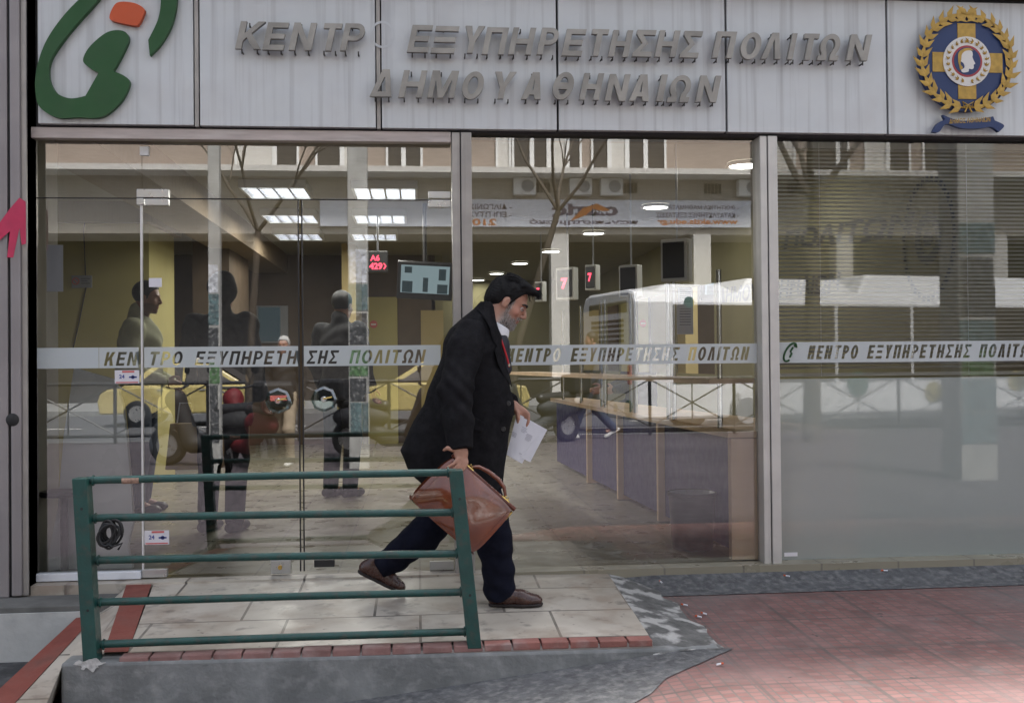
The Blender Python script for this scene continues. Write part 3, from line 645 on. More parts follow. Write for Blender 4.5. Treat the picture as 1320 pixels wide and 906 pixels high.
box('seam', (GLX0,-.004,ztr-.004), (xm0-.003,.004,ztr+.001), M['black_plastic'], tr2)
# frosted band with clear lettering
zt0, zt1 = at(300,470,0).z, at(300,452.5,0).z; X = lambda u: at(u,460,0).x
band_mesh((X(128), zb0, X(179), zb1), [('ΚΕΝ', X(134), X(180)-.006, zt0, zt1, 1.05)], -.004, 'frosted_band', M['frost_band'], fixed)
box('frosted_band_tail', (GLX0+.002,-.0045,zb0), (X(127.5),-.004,zb1), M['frost_band'], fixed)
band_mesh((xd0+.004, zb0, xd1-.009, zb1), [('ΤΡΟ', X(191), X(237), zt0, zt1, 1.05), ('ΕΞΥΠΗΡΕΤΗ', X(251), X(384), zt0, zt1, 1.05)], -.004, 'frosted_band', M['frost_band'], doorA)
band_mesh((xd2+.009, zb0, X(568), zb1), [('ΣΗΣ', X(395), X(437), zt0, zt1, 1.05), ('ΠΟΛΙΤΩΝ', X(450), X(549), zt0, zt1, 1.05)], -.004, 'frosted_band', M['frost_band'], doorB)
zc0, zc1 = at(800,469.5,0).z, at(800,444,0).z; zu0, zu1 = at(800,465.5,0).z, at(800,448,0).z
band_mesh((xm1+.004, zc0, xn0-.002, zc1), [('ΚΕΝΤΡΟ', X(652), X(724), zu0, zu1, 1.05), ('ΕΞΥΠΗΡΕΤΗΣΗΣ', X(735), X(876), zu0, zu1, 1.05), ('ΠΟΛΙΤΩΝ', X(886), X(966), zu0, zu1, 1.05)], -.004, 'frosted_band', M['frost_band'], mid)
zc0, zc1 = at(1150,466.5,0).z, at(1150,440,0).z; zu0, zu1 = at(1150,462,0).z, at(1150,444.5,0).z
rb = band_mesh((xn1+.004, zc0, GLX1-.05, zc1), [('ΚΕΝΤΡΟ', X(1040), X(1107), zu0, zu1, 1.05), ('ΕΞΥΠΗΡΕΤΗΣΗΣ', X(1117), X(1252), zu0, zu1, 1.05), ('ΠΟΛΙΤΩΝ', X(1261), X(1338), zu0, zu1, 1.05)], -.004, 'frosted_band', M['frost_band'], rgt)
mb = MB()
def arc(cx, cz, rx, rzz, a0, a1, n=14, tilt=.5): return [(cx+rx*math.cos(a)+tilt*rzz*math.sin(a), cz+rzz*math.sin(a)) for a in np.linspace(a0,a1,n)]
lx, lz = at(1018,454,0).x, at(1018,454,0).z
mb.tube([(x,-.006,z) for x,z in arc(lx,lz,.030,.052,R(-60),R(-330),18,.45)], .006, 6); mb.tube([(lx-.002,-.006,lz-.03),(lx+.010,-.006,lz-.005),(lx+.002,-.006,lz+.004),(lx+.018,-.006,lz+.028)], .006, 6); mb.tube([(lx+.024,-.006,lz+.036),(lx+.030,-.006,lz+.040)], .007, 6)
mb.build('band_emblem', M['logo_green'], rgt)
# white obscuring film on the lower half of the right pane
zf1 = at(1150,487,0).z; q = MB(); q.quad((xn1+.004,-.003,-.02),(GLX1-.05,-.003,-.02),(GLX1-.05,-.003,zf1),(xn1+.004,-.003,zf1)); q.build('frosted_film', M['frost_pane'], rgt, recalc=False)
# patch fittings, knobs, clip, stickers
def plate(u0, v0, u1, v1, name, m, parent, d=.018):
    a, b = at(u0,v1,-d), at(u1,v0,-d); return box(name, (a.x,-d,a.z), (b.x,d,b.z), m, parent, bevel=.002)
plate(176,244,217,254.5,'patch_fitting',M['satin_steel'],tr2,.02); plate(176,255.5,185,264,'patch_fitting',M['satin_steel'],fixed,.02); plate(187,256.5,217,264.5,'patch_fitting',M['satin_steel'],doorA,.018)
plate(552,247,581,255.5,'patch_fitting',M['satin_steel'],tr2,.02); plate(552,258,581,267,'patch_fitting',M['satin_steel'],doorB,.018)
plate(183,733,215,744.5,'patch_fitting',M['satin_steel'],doorA,.018); plate(554,723,585,735,'patch_fitting',M['satin_steel'],doorB,.018)
lk = plate(349,721.5,374.5,739.5,'floor_lock',M['satin_steel'],doorA,.018)
c = at(361,731,-.02); MB().lathe((c.x,-.024,c.z), [(0,-.003),(.012,-.003),(.012,.006)], 14, 'y').build('lock_cylinder', M['brass'], doorA)
plate(405,721,431,731,'floor_lock',M['black_plastic'],doorB,.018)
plate(180,189,191.5,200.5,'clip',M['white_plastic'],tr2,.012)
for o, u, v in ((doorA,358.5,516.5),(doorB,417.5,514.5)):
    c = at(u,v,-.05); mb = MB(); rr = .071
    mb.lathe((c.x,-.062,c.z), [(0,0),(rr*.80,0),(rr,.012),(rr,.024),(rr*.8,.03),(0,.03)], 8, 'y', False); k = mb.build('door_knob', M['knob_glass'] if 'knob_glass' in M else glass('knob_glass',(.62,.72,.70),.14), o)
    MB().lathe((c.x,-.07,c.z), [(0,-.004),(.012,-.004),(.016,.0),(.016,.07)], 14, 'y').build('knob_spindle', M['chrome'], o)
    MB().tube([(c.x+.0,-.085,c.z+.004),(c.x+.045,-.08,c.z+.012)], .005, 8).build('knob_latch', M['brass'], o)
box('edge_strip', (xd0-.011,-.012,.02), (xd0-.002,.012,ztr-.01), M['white_strip'], fixed)
box('bottom_plinth', (GLX0-.01,-.03,at(110,748,-.03).z), (xd0-.013,.03,at(110,738,-.03).z), M['white_plinth'], fixed, bevel=.003)
def sticker(u0, v0, u1, v1, parent, kind):
    a, b = at(u0,v1,-.003), at(u1,v0,-.003); s = box('sticker', (a.x,-.0035,a.z), (b.x,-.002,b.z), M['sticker_white'], parent)
    if kind == 24:
        w, h = b.x-a.x, b.z-a.z
        mb = MB(); text_on(mb, '24', (a.x+w*.18,-.0045,a.z+h*.38), (1,0,0), (0,0,1), h*.30, offset=.03); mb.build('sticker_print', M['sticker_blue'], parent); mb = MB(); mb.box((a.x+w*.58,-.0045,a.z+h*.42),(a.x+w*.9,-.0040,a.z+h*.54)); mb.lathe((a.x+w*.74,-.0045,a.z+h*.48), [(0,0),(h*.14,0)], 12, 'y'); mb.build('sticker_mark', M['sticker_blue'], parent)
        mb = MB(); mb.box((a.x+w*.3,-.0044,a.z+h*.82),(a.x+w*.8,-.0038,a.z+h*.96)); mb.build('sticker_heading', M['sticker_red'], parent); mb = MB(); mb.box((a.x+w*.05,-.0044,a.z+h*.04),(a.x+w*.95,-.0038,a.z+h*.13)); mb.build('sticker_footer', M['sticker_red'], parent)
sticker(148,477,179.5,494.5,fixed,24); sticker(186,683,218,702,doorA,24); sticker(192,358.5,208.5,370,doorA,0)
sticker(1011,711.5,1028,717,rgt,0)

# ------------------------------------------------------------------ the room behind
fo = MB(); fo.quad((-7,.0,-.006),(7,.0,-.006),(7,15,-.006),(-7,15,-.006)); tag(fo.build('floor', M['floor_tile'], recalc=False), 'beige tiled floor of the service hall behind the glass', 'floor', kind='structure')
tag(box('ceiling', (-7,.13,2.70), (7,15,2.82), M['ceiling']), 'dim ceiling of the service hall with recessed lamps', 'ceiling', kind='structure')
box('inner_header', (-7,.13,ZG+.01), (7,.30,2.70), M['soffit'], bld)
box('back_wall', (.2,13.6,-.01), (7,13.8,2.70), M['olive_wall'], bld)
box('dark_back_wall', (-7,9.0,-.01), (.25,9.2,2.70), M['brown_wall'], bld)
box('cross_wall', (.2,9.0,-.01), (.36,13.6,2.70), M['olive_wall'], bld)
box('left_room_wall', (-8.9,.13,-.01), (-6.7,13.6,2.70), M['yellow_wall'], bld)
box('right_room_wall', (3.30,.16,-.01), (7.0,13.6,2.70), M['olive_wall'], bld)
box('yellow_block', (-6.7,4.3,-.008), (-2.56,5.3,2.50), M['yellow_wall'], bld)
box('block_soffit', (-6.7,4.2,2.50), (-2.5,5.4,2.70), M['soffit'], bld)
box('ceiling_beam', (-2.30,.32,2.44), (-1.85,9,2.70), M['soffit'], bld)
box('entrance_pier', (-4,.09,-.01), (at(75,450,.42).x,.42,2.70), M['pale_wall'], bld)
box('tan_pillar', (-.98,7.6,-.008), (-.80,9,2.70), M['tan_wall'], bld)
box('brown_partition', (-2.5,5.9,-.008), (-2.1,7.2,2.70), M['brown_wall'], bld)
a, b = at(475,560,8.9), at(512,383,8.9); dr = box('inner_door', (a.x,8.88,-.006), (b.x,8.99,b.z), M['yellow_wall'], bld)
a, b = at(512,560,8.9), at(540,400,8.9); box('inner_door', (a.x+.35,8.90,-.006), (b.x+.35,8.99,b.z), M['tan_wall'], bld)
c = at(481.5,418,8.85); MB().lathe((c.x,8.868,c.z), [(0,0),(.055,0),(.055,.01)], 20, 'y').build('no_entry_disc', M['sticker_red'], dr); box('no_entry_bar', (c.x-.035,8.862,c.z-.009), (c.x+.035,8.8675,c.z+.009), M['white_plastic'], dr)
a, b = at(331,442,8.95), at(371,394,8.95); iw = box('inner_window', (a.x,8.95,a.z), (b.x,8.99,b.z), M['grey_plastic'], bld); 
a, b = at(333,440,8.93), at(361,396,8.93); box('pane', (a.x,8.94,a.z), (b.x,8.948,b.z), M['screen_dark'], iw)
# lettering on the right-hand room wall, read from far to near
def wall_text(body, u0, v0, u1, v1, h):
    def hit(u, v):
        d = _f*FPX + _r*(u-660) - _u*(v-453); t = (3.296-CAM_LOC.x)/d.x; return CAM_LOC+d*t
    a, b = hit(u0, v0), hit(u1, v1); mb = MB(); z = (a.z+b.z)/2
    text_on(mb, body, (3.296, a.y, a.z), (0,-1,(b.z-a.z)/abs(b.y-a.y)), (0,0,1), h, (a-b).length, offset=.03, shear=.2); mb.build('wall_lettering', M['wall_lettering'], bld)
wall_text('ΔΗΜΟΥ ΑΘΗΝΑΙΩΝ', 926, 391, 1084, 377, .165); wall_text('ΠΟΛΙΤΩΝ', 1010, 322, 1180, 305, .17)
mb = MB(); c = Vector((3.294, .62, 1.92))
for k in range(34):
    a = 2*math.pi*k/34
    for s_ in (-1, 1):
        p = c+Vector((0, math.cos(a)*.30, math.sin(a)*.36)); q = p+Vector((0, math.cos(a+s_*.9)*.07, math.sin(a+s_*.9)*.08)); w = Vector((0,-math.sin(a+s_*.9), math.cos(a+s_*.9)))*.02
        mb.quad(p, (p+q)/2+w, q, (p+q)/2-w)
mb.lathe(c, [(.10,0),(.17,0)], 28, 'x'); mb.lathe(c, [(0,0),(.06,0)], 20, 'x'); mb.build('wall_emblem', M['wall_lettering'], bld)
# notice on pier, fire sign on yellow wall
a, b = at(92,371,4.28), at(118,355,4.28); ns = tag(box('notice', (a.x,4.285,a.z), (b.x,4.298,b.z), M['grey_plastic']), 'small grey no smoking notice on the yellow wall', 'notice')
c = at(97.5,362.5,4.28); MB().lathe((c.x,4.282,c.z), [(.026,0),(.034,0)], 16, 'y').tube([(c.x-.02,4.282,c.z+.02),(c.x+.02,4.282,c.z-.02)], .004, 6).build('notice_ring', M['sticker_red'], ns)
mb = MB()
for k in range(3): mb.box((c.x+.05,4.281,c.z+.02-k*.022), (c.x+.13-.02*(k%2),4.284,c.z+.028-k*.022))
mb.build('notice_print', M['ink'], ns)
mb = MB(); pts = [at(112,250,4.29), at(108,300,4.29), at(111,370,4.29), at(101,420,4.29), at(94,450,4.29)]; mb.tube([Vector((p.x,4.29,p.z)) for p in pts], .005, 6); tag(mb.build('cable', M['black_plastic']), 'thin dark cable hanging down the yellow wall', 'cable')
a, b = at(61,376,.09), at(75,316,.09); tag(box('poster', (a.x,.082,a.z), (a.x+.085,.088,b.z), M['pale_ink']), 'faded paper poster on the pale pier by the entrance', 'poster')

# ------------------------------------------------------------------ interior fixtures
def light_area(name, loc, sx, sy, power, parent, col=(1,.97,.9)):
    l = bpy.data.lights.new(name, 'AREA'); l.shape = 'RECTANGLE'; l.size = sx; l.size_y = sy; l.energy = power; l.color = col
    o = bpy.data.objects.new(name, l); COL.objects.link(o); o.parent = parent; o.location = Vector(loc)-origin_of(parent); return o
for i, (u, v, y) in enumerate(((357,247,3.3),(375,278.5,4.9),(385,302.5,6.4),(497,247.5,3.3),(490,280,4.9),(483,304,6.4))):
    p = at(u, v, y); w = (.26,.25,.25)[i%3]
    side = 'left' if i < 3 else 'right'; rank = ('nearest','middle','farthest')[i%3]
    o = thing('ceiling_lamp', (p.x,y,2.70), f'{rank} louvred ceiling lamp of the {side} row inside', 'ceiling lamp', 'louvred ceiling lamps')
    MB().box((p.x-w-.02,y-.30,2.63),(p.x+w+.02,y-.28,2.698)).box((p.x-w-.02,y+.28,2.63),(p.x+w+.02,y+.30,2.698)).box((p.x-w-.02,y-.28,2.63),(p.x-w,y+.28,2.698)).box((p.x+w,y-.28,2.63),(p.x+w+.02,y+.28,2.698)).build('frame', M['white_plastic'], o)
    MB().quad((p.x-w,y-.28,2.675),(p.x+w,y-.28,2.675),(p.x+w,y+.28,2.675),(p.x-w,y+.28,2.675)).build('diffuser', M['tube_light'], o)
    mb = MB()
    for k in range(1, 8): mb.box((p.x-w,y-.28+k*.07-.006,2.632),(p.x+w,y-.28+k*.07+.006,2.668))
    for k in range(1, 4): mb.box((p.x-w+k*w/2-.008,y-.278,2.634),(p.x-w+k*w/2+.008,y+.278,2.666))
    mb.build('louvre', M['chrome'], o); light_area('glow', (p.x,y,2.622), .45, .5, 7, o, (1,.96,.88))
for i, (u, v, y) in enumerate(((960,201,2.1),(845,256,4.25),(765,292.5,6.3),(710,317.5,8.3),(670,333,10),(640,347.5,11.8),(616,357.5,13.2))):
    p = at(u, v, y); rk = ('nearest, beside the pale post','second from the pale post','third from the pale post','fourth from the pale post','fifth from the pale post','second smallest and far back','smallest and farthest back')[i]
    o = thing('downlight', (p.x,y,2.70), f'round ceiling downlight, {rk}', 'downlight', 'round downlights over the counter')
    MB().lathe((p.x,y,2.665), [(.135,.034),(.15,.012),(.135,0),(.12,.006)], 24).build('trim_ring', M['white_plastic'], o)
    MB().lathe((p.x,y,2.672), [(0,0),(.122,0)], 24).build('lamp_disc', M['downlight'], o)
    light_area('glow', (p.x,y,2.655), .22, .22, 2.6, o)
# counter: upper shelf on chrome posts, wooden end panels, violet front
_ca, _cb = at(937,640,.12).x, at(850,610,1.475).x
def cx(y): return _ca+(_cb-_ca)*(y-.12)/1.355
ctr = thing('service_counter', (1.9,.15,0), 'long beech service counter with violet front running back from the glass', 'counter')
xe1 = at(1095,640,.15).x
box('end_panel', (cx(.15),.028,.0), (xe1,.088,.695), M['beech'], ctr, bevel=.002)
mb = MB(); mb.add([(cx(.1)-.02,.022,.70),(xe1,.022,.70),(xe1-.7,5.6,.70),(cx(5.6)-.02,5.6,.70),(cx(.1)-.02,.022,.735),(xe1,.022,.735),(xe1-.7,5.6,.735),(cx(5.6)-.02,5.6,.735)], [(0,3,2,1),(4,5,6,7),(0,1,5,4),(1,2,6,5),(2,3,7,6),(3,0,4,7)]); mb.build('desk_top', M['beech'], ctr)
for k, (ya, yb) in enumerate(((.092,1.44),(1.51,2.6),(2.66,3.75),(3.81,5.5))):
    mb = MB(); mb.add([(cx(ya)+.03,ya,.04),(cx(yb)+.03,yb,.04),(cx(yb)+.06,yb,.04),(cx(ya)+.06,ya,.04),(cx(ya)+.03,ya,.697),(cx(yb)+.03,yb,.697),(cx(yb)+.06,yb,.697),(cx(ya)+.06,ya,.697)], [(0,1,2,3),(4,7,6,5),(0,4,5,1),(1,5,6,2),(2,6,7,3),(3,7,4,0)]); mb.build('front_panel', M['violet_panel'], ctr)
for y in (1.475,2.63,3.78): box('divider', (cx(y)-.015,y-.025,0), (cx(y)+.5,y+.025,.697), M['beech'], ctr)
s0, s1 = at(913,492,.22), cx(.22)+.12
mb = MB(); zs = 1.005; mb.add([(s0.x,.20,zs),(s0.x+.30,.20,zs),(s0.x+.30-.70,5.6,zs),(s0.x-.70,5.6,zs),(s0.x,.20,zs+.03),(s0.x+.30,.20,zs+.03),(s0.x-.40,5.6,zs+.03),(s0.x-.70,5.6,zs+.03)], [(0,3,2,1),(4,5,6,7),(0,1,5,4),(1,2,6,5),(2,3,7,6),(3,0,4,7)]); mb.build('upper_shelf', M['beech'], ctr)
for k, y in enumerate((.30,1.20,1.33,2.20,2.33,3.2,3.33,4.2,5.1)):
    x = cx(y)+.03; MB().tube([(x,y,.736),(x,y,1.69)], .017, 12).build('chrome_post', M['chrome'], ctr)
for k, y in enumerate((.4,1.4,2.4,3.4)):
    mb = MB(); mb.quad((cx(y)+.035,y,1.06),(cx(y+.75)+.035,y+.75,1.06),(cx(y+.75)+.035,y+.75,1.62),(cx(y)+.035,y,1.62)); mb.build('screen_glass', M['far_glass'] if False else M['knob_glass'], ctr, recalc=False)
# notices hung on the counter screen
for (u0,v0,u1,v1,y,lb) in ((874,370,890,398,.95,'upper white notice with small print on the counter screen'),(873,393,894,431,.96,'lower grey notice with an arrow on the counter screen')):
    a, b = at(u0,v1,y), at(u1,v0,y); o = tag(box('notice', (a.x,y,a.z), (b.x,y+.004,b.z), M['paper']), lb, 'notice', 'notices on the counter screen'); mb = MB(); h = b.z-a.z; w = b.x-a.x
    for k in range(7): mb.box((a.x+w*.15,y-.002,b.z-h*(.12+.09*k)), (a.x+w*(.85-.1*(k%3)),y-.0005,b.z-h*(.145+.09*k)))
    mb.build('notice_print', M['ink'], o)
# queue number displays over the desks
for i, (u, v, y, w, h, lit, lb) in enumerate(((872,336,1.35,.20,.30,False,'largest white queue display with a dark face over the counter'),(813,363,2.6,.17,.27,False,'second white queue display with a dark face over the counter'),(764,358,4.2,.12,.25,True,'queue display glowing red beside the dark faced ones'),(731,366,4.9,.22,.34,True,'pale blue queue display with a red glowing number'),(697,376,6.4,.11,.24,True,'small farthest queue display glowing red by the bent head'))):
    p = at(u, v, y); o = thing('queue_display', (p.x,y,p.z), lb, 'queue display', 'queue displays over the counter'); rot = Matrix.Rotation(R(-38), 3, 'Z')
    MB().box((p.x-w/2,y-.05,p.z-h/2),(p.x+w/2,y+.05,p.z+h/2), rot, p).build('case', M['white_plastic'], o, bevel=.008)
    MB().box((p.x-w*.40,y-.058,p.z-h*.42),(p.x+w*.40,y-.052,p.z+h*.42), rot, (p.x,y,p.z)).build('face', M['black_plastic'], o)
    if lit:
        mb = MB(); vs, fs, asp = text_mesh('7', .05); hh = h*.34; ww = w*.36
        mb.add([Vector((p.x,y,p.z)) + rot @ Vector(((q[0]-.5)*ww, -.062, (q[1]-.5)*hh)) for q in vs], fs); mb.build('digit', M['led_red'], o)
    MB().tube([(p.x+.01,y+.02,p.z+h/2-.01),(p.x+.01,y+.02,2.70)], .008, 6).build('hanger', M['grey_plastic'], o)
# hanging queue sign and television in the left half
p = at(487,338,4.6); o = thing('number_sign', (p.x,4.6,p.z), 'hanging black number sign glowing red A6 over 429', 'number sign')
box('case', (p.x-.12,4.6,p.z-.10), (p.x+.10,4.68,p.z+.11), M['black_plastic'], o, bevel=.006)
mb = MB(); text_on(mb, 'A6', (p.x-.075,4.594,p.z+.012), (1,0,0), (0,0,1), .06, offset=.03); text_on(mb, '429', (p.x-.085,4.594,p.z-.075), (1,0,0), (0,0,1), .068, offset=.04); mb.tube([(p.x+.06,4.594,p.z-.07),(p.x+.08,4.594,p.z-.041),(p.x+.06,4.594,p.z-.012)], .007, 6); mb.build('digits', M['led_red'], o)
MB().tube([(p.x,4.64,p.z+.10),(p.x,4.64,2.70)], .01, 8).build('hanger', M['grey_plastic'], o)
p = at(548,360,4.2); o = thing('television', (p.x,4.2,p.z), 'flat black television hung from the ceiling showing a grey picture', 'television'); rot = Matrix.Rotation(R(3), 3, 'Y') @ Matrix.Rotation(R(14), 3, 'X') 
MB().box((p.x-.27,4.18,p.z-.20),(p.x+.27,4.23,p.z+.17), rot, p).build('case', M['black_plastic'], o, bevel=.01)
MB().box((p.x-.235,4.172,p.z-.135),(p.x+.235,4.179,p.z+.135), rot, p).build('screen', M['screen'], o)
mb = MB()
for (x0,z0,x1,z1) in ((-.22,-.13,-.12,-.02),(-.02,-.12,.03,.02),(.12,-.13,.22,-.04),(.13,.0,.20,.11),(-.2,.06,-.13,.12)): mb.box((p.x+x0,4.1685,p.z+z0),(p.x+x1,4.1715,p.z+z1), rot, p)
mb.build('picture', M['screen_dark'], o)
MB().tube([(p.x,4.26,p.z+.1),(p.x,4.26,2.70)], .02, 8).box((p.x-.06,4.235,p.z-.05),(p.x+.06,4.28,p.z+.12)).build('bracket', M['black_plastic'], o)
# grey kiosk panel, small black table, waste bin
pl = [(95,474),(112,479),(148,489),(158,520),(164,570),(169,630),(172,672),(167,692),(165,706),(169,724),(171,738),(56,742),(62,715),(74,655),(82,560)]
o = thing('kiosk_stand', (at(120,738,.30).x,.3,0), 'grey free-form information stand just inside the left pane', 'information stand')
mb = MB(); mb.prism([(at(u,v,.26).x, max(at(u,v,.26).z,0.0)) for u,v in pl], .26, .30); mb.build('panel', M['kiosk_grey'], o, bevel=.004)
mb = MB(); a = at(130,560,.3); mb.box((a.x-.3,.30,0.0),(a.x+.1,.62,.02)).box((a.x-.16,.30,.02),(a.x-.10,.36,1.0)); mb.build('foot', M['grey_plastic'], o)
o = thing('side_table', (at(78,735,.13).x,.13,0), 'small black round table inside beside the grey stand', 'table'); p = at(78,634,.16)
MB().lathe((p.x,.16,p.z-.02), [(0,0),(.105,0),(.11,.012),(.105,.028),(0,.028)], 24).build('table_top', M['black_plastic'], o)
MB().tube([(p.x+.02,.16,.02),(p.x+.02,.16,p.z-.02)], .022, 10).build('leg', M['black_plastic'], o); MB().lathe((p.x+.02,.16,0), [(0,.022),(.05,.02),(.10,.006),(.10,0),(0,0)], 20).build('base', M['black_plastic'], o)
p0 = at(893,718,.42); o = thing('waste_bin', (p0.x,.42,0), 'dark grey plastic waste bin on the floor by the counter end', 'bin')
MB().lathe((p0.x,.42,0), [(0,.004),(.118,0),(.124,.02),(.142,.32),(.150,.325),(.150,.345),(.140,.345),(.118,.03),(0,.03)], 32).build('bucket', mat('bin_plastic', (.009,.0095,.011), .5), o)
mb = MB()
for k in range(16):
    a = 2*math.pi*k/16; b = a+.39; r1, r2 = .139, .128+.02*math.sin(k*2.3); mb.quad((p0.x+r1*math.cos(a),.42+r1*math.sin(a),.342),(p0.x+r1*math.cos(b),.42+r1*math.sin(b),.342),(p0.x+.04*math.cos(b),.42+.04*math.sin(b),.20+.04*math.sin(k)),(p0.x+.04*math.cos(a),.42+.04*math.sin(a),.20+.04*math.sin(k-1)))
mb.build('bin_liner', M['grey_plastic'], o)
# venetian blind behind the right pane
o = thing('venetian_blind', (xn1+.02,.06,2.4), 'beige venetian blind lowered halfway behind the right pane', 'blind'); zt = ZG-.03; zbm = at(1150,484,.06).z
mb = MB(); z = zt-.04
while z > zbm+.03:
    mb.add([(xn1+.015,.055,z-.008),(GLX1-.1,.055,z-.008),(GLX1-.1,.072,z+.007),(xn1+.015,.072,z+.007)], [(0,1,2,3)]); z -= .0235
mb.build('slat', M['slat'], o, recalc=False); box('head_rail', (xn1+.012,.05,zt-.03), (GLX1-.1,.085,zt+.005), M['slat'], o); box('bottom_rail', (xn1+.012,.052,zbm), (GLX1-.1,.082,zbm+.02), M['slat'], o)
mb = MB()
for x in (xn1+.3, xn1+1.2, xn1+2.1): mb.tube([(x,.05,zbm),(x,.05,zt)], .0015, 4)
mb.build('cord', M['white_plastic'], o)

# ================================================================== SIGN
sign = thing('fascia_sign', ((XS+6)/2,-.10,SZ0), 'grey metal fascia sign with raised Greek lettering above the glass', 'sign')
js = [47, 256, 490.5, 718.5, 936, 1143.5, 1360]; jx = [at(u, 85, -.10).x for u in js]; jx.append(6.0)
for i in range(7):
    box('panel', (jx[i]+.006,-.10,SZ0+random.uniform(-.003,.003)), (jx[i+1]-.006-(.022 if i in (0,1) else 0),-.058,SZ1), M['panel'], sign, bevel=.003)
    if i in (0,1): box('joint_strip', (jx[i+1]-.022,-.094,SZ0-.004), (jx[i+1]-.002,-.058,SZ1), M['anodised'], sign)
zr = [at(u, v, -.165).z for u, v in ((305,60),(525,66),(784,74),(1100,82))]; zbase1 = sum(zr)/4
zr = [at(u, v, -.165).z for u, v in ((480,122),(700,130),(896,133))]; zbase2 = sum(zr)/3
LH = .1475
row1 = list(zip('ΚΕΝΤΡΕΞΥΠΗΡΕΤΗΣΗΣΠΟΛΙΤΩΝ', [(303,344),(338,373),(372,409),(411,442),(438,473),(524.5,559),(555,593),(593,626),(621,657),(655,692),(692,723),(724,757),(757,786),(784,817),(815,847),(844,878),(876,907),(918,951),(952,985),(981,1013.5),(1015,1028),(1031,1057.5),(1053.5,1087),(1091,1125)]))
row2 = list(zip('ΔΗΜΟΥΑΘΗΝΑΙΩΝ', [(476,512),(513,551),(550,592),(592,627),(631,666),(671,704),(709,743),(746,779),(779,813),(810,843),(845.5,861),(859,894),(896,930)]))
for row, zb in ((row1, zbase1), (row2, zbase2)):
    for ch, (u0, u1) in row:
        a, b = at(u0, 80, -.165), at(u1, 80, -.165); mb = MB()
        zq = zb+random.uniform(-.003,.003); vs, fs = loops_mesh(glyph_box(ch, a.x, b.x, zq, zq+LH), .5); mb.add([(v.x, -.1525+v.z*.026, v.y) for v in vs], fs)
        l = mb.build('letter', M['brushed_letter'], sign)
        cxm = (a.x+b.x)/2; mb = MB()
        for dx, dz in ((-.3,.02),(.18,.02),(-.05,.13)):
            x = cxm+dx*(b.x-a.x); z = zb+(-.008 if dz < .1 else LH*.9); mb.tube([(x,-.14,z),(x,-.10,z)], .004, 6); mb.tube([(x,-.146,z+.012),(x,-.144,z-.012)], .0035, 6)
        mb.build('fixing_pin', M['letter_pin'], l)
# ghost of the missing letter
mb = MB(); c = at(493,45,-.1); rr = [.075,.062]; n = 30; ring = [Vector((c.x+r*math.cos(t)*.9, -.1012, c.z+r*math.sin(t))) for r in rr for t in np.linspace(0,2*math.pi,n,False)]
mb.add(ring, [(k,(k+1)%n,n+(k+1)%n,n+k) for k in range(n)]); mb.build('letter_ghost', mat('ghost_dirt', (.53,.55,.56), .5), sign)

# ------------------------------------------------------------------ swirl logo
def spline(pts, n=8):
    """closed smooth outline through points; a point given with a third value stays a corner"""
    out_ = []; N = len(pts)
    for i in range(N):
        p0, p1, p2, p3 = (np.array(pts[(i+k-1)%N][:2], float) for k in range(4))
        c1 = len(pts[i]) > 2; c2 = len(pts[(i+1)%N]) > 2
        m1 = np.zeros(2) if c1 else (p2-p0)/2; m2 = np.zeros(2) if c2 else (p3-p1)/2
        if c1: m1 = (p2-p1)*.5
        if c2: m2 = (p2-p1)*.5
        for t in np.linspace(0, 1, n, False):
            out_.append(tuple((2*t**3-3*t**2+1)*p1+(t**3-2*t**2+t)*m1+(-2*t**3+3*t**2)*p2+(t**3-t**2)*m2))
    return out_
lg = thing('swirl_logo', (at(130,80,-.12).x,-.12,at(130,80,-.12).z), 'green swirl logo with an orange square on the leftmost sign panel', 'logo')
def relief(name, pts, m, parent, y0, y1):
    mb = MB(); P = [at(u, v, y1) for u, v in spline(pts)]; mb.prism([(p.x,p.z) for p in P], y1, y0)
    o = mb.build(name, m, parent); return o
relief('swirl', [(160,-42),(196,-58),(222,-36),(228,-4),(222,30),(208,56),(193,72,1),(191,52,1),(204,24),(207,-4),(200,-28),(180,-38),(150,-24),(118,10),(88,44),(66,76),(63,100),(72,119),(90,127),(110,124,1),(127,94,1),(113,86),(107,77),(116,60),(138,42),(158,40),(166,50),(158,70),(146,92,1),(160,98),(167,107),(158,128),(140,146),(125,152),(100,151.5),(75,152),(55,142),(47,128),(46,96),(58,56),(84,18),(116,-12)], M['logo_green'], lg, -.104, -.135)
relief('square', [(154,3),(172,4),(184,10),(186,16),(179,31),(172,33),(148,28),(141,23),(146,9)], M['logo_orange'], lg, -.104, -.135)

# ------------------------------------------------------------------ city crest
YC = -.15
cc = at(1246,81,YC); ppm = (at(1296,81,YC)-at(1196,81,YC)).length/100
cr = thing('city_crest', (cc.x,-.12,cc.z), 'round blue and gold laurel wreathed city crest with a helmeted head on the sign', 'crest')
def cp(u, v, y=0): return Vector((cc.x+(u-1246)*ppm, YC+y, cc.z-(v-81)*ppm+(u-1246)*ppm*-.0))
MB().lathe(cp(1246,81), [(0,.0),(60*ppm,0),(60*ppm,.035)], 48, 'y').build('disc', M['crest_blue'], cr)
MB().lathe(cp(1244,81), [(0,.012),(56*ppm,.012),(56*ppm,.045),(0,.045)], 32, 'y').build('standoff', M['panel_gap'], cr)
mb = MB(); w = 11.5*ppm
mb.box(cp(1246,81)+Vector((-w,-.004,-45*ppm)), cp(1246,81)+Vector((w,0,48*ppm))).box(cp(1246,81)+Vector((-44*ppm,-.0038,-12*ppm)), cp(1246,81)+Vector((46*ppm,0,12*ppm))); mb.build('cross', M['crest_gold'], cr)
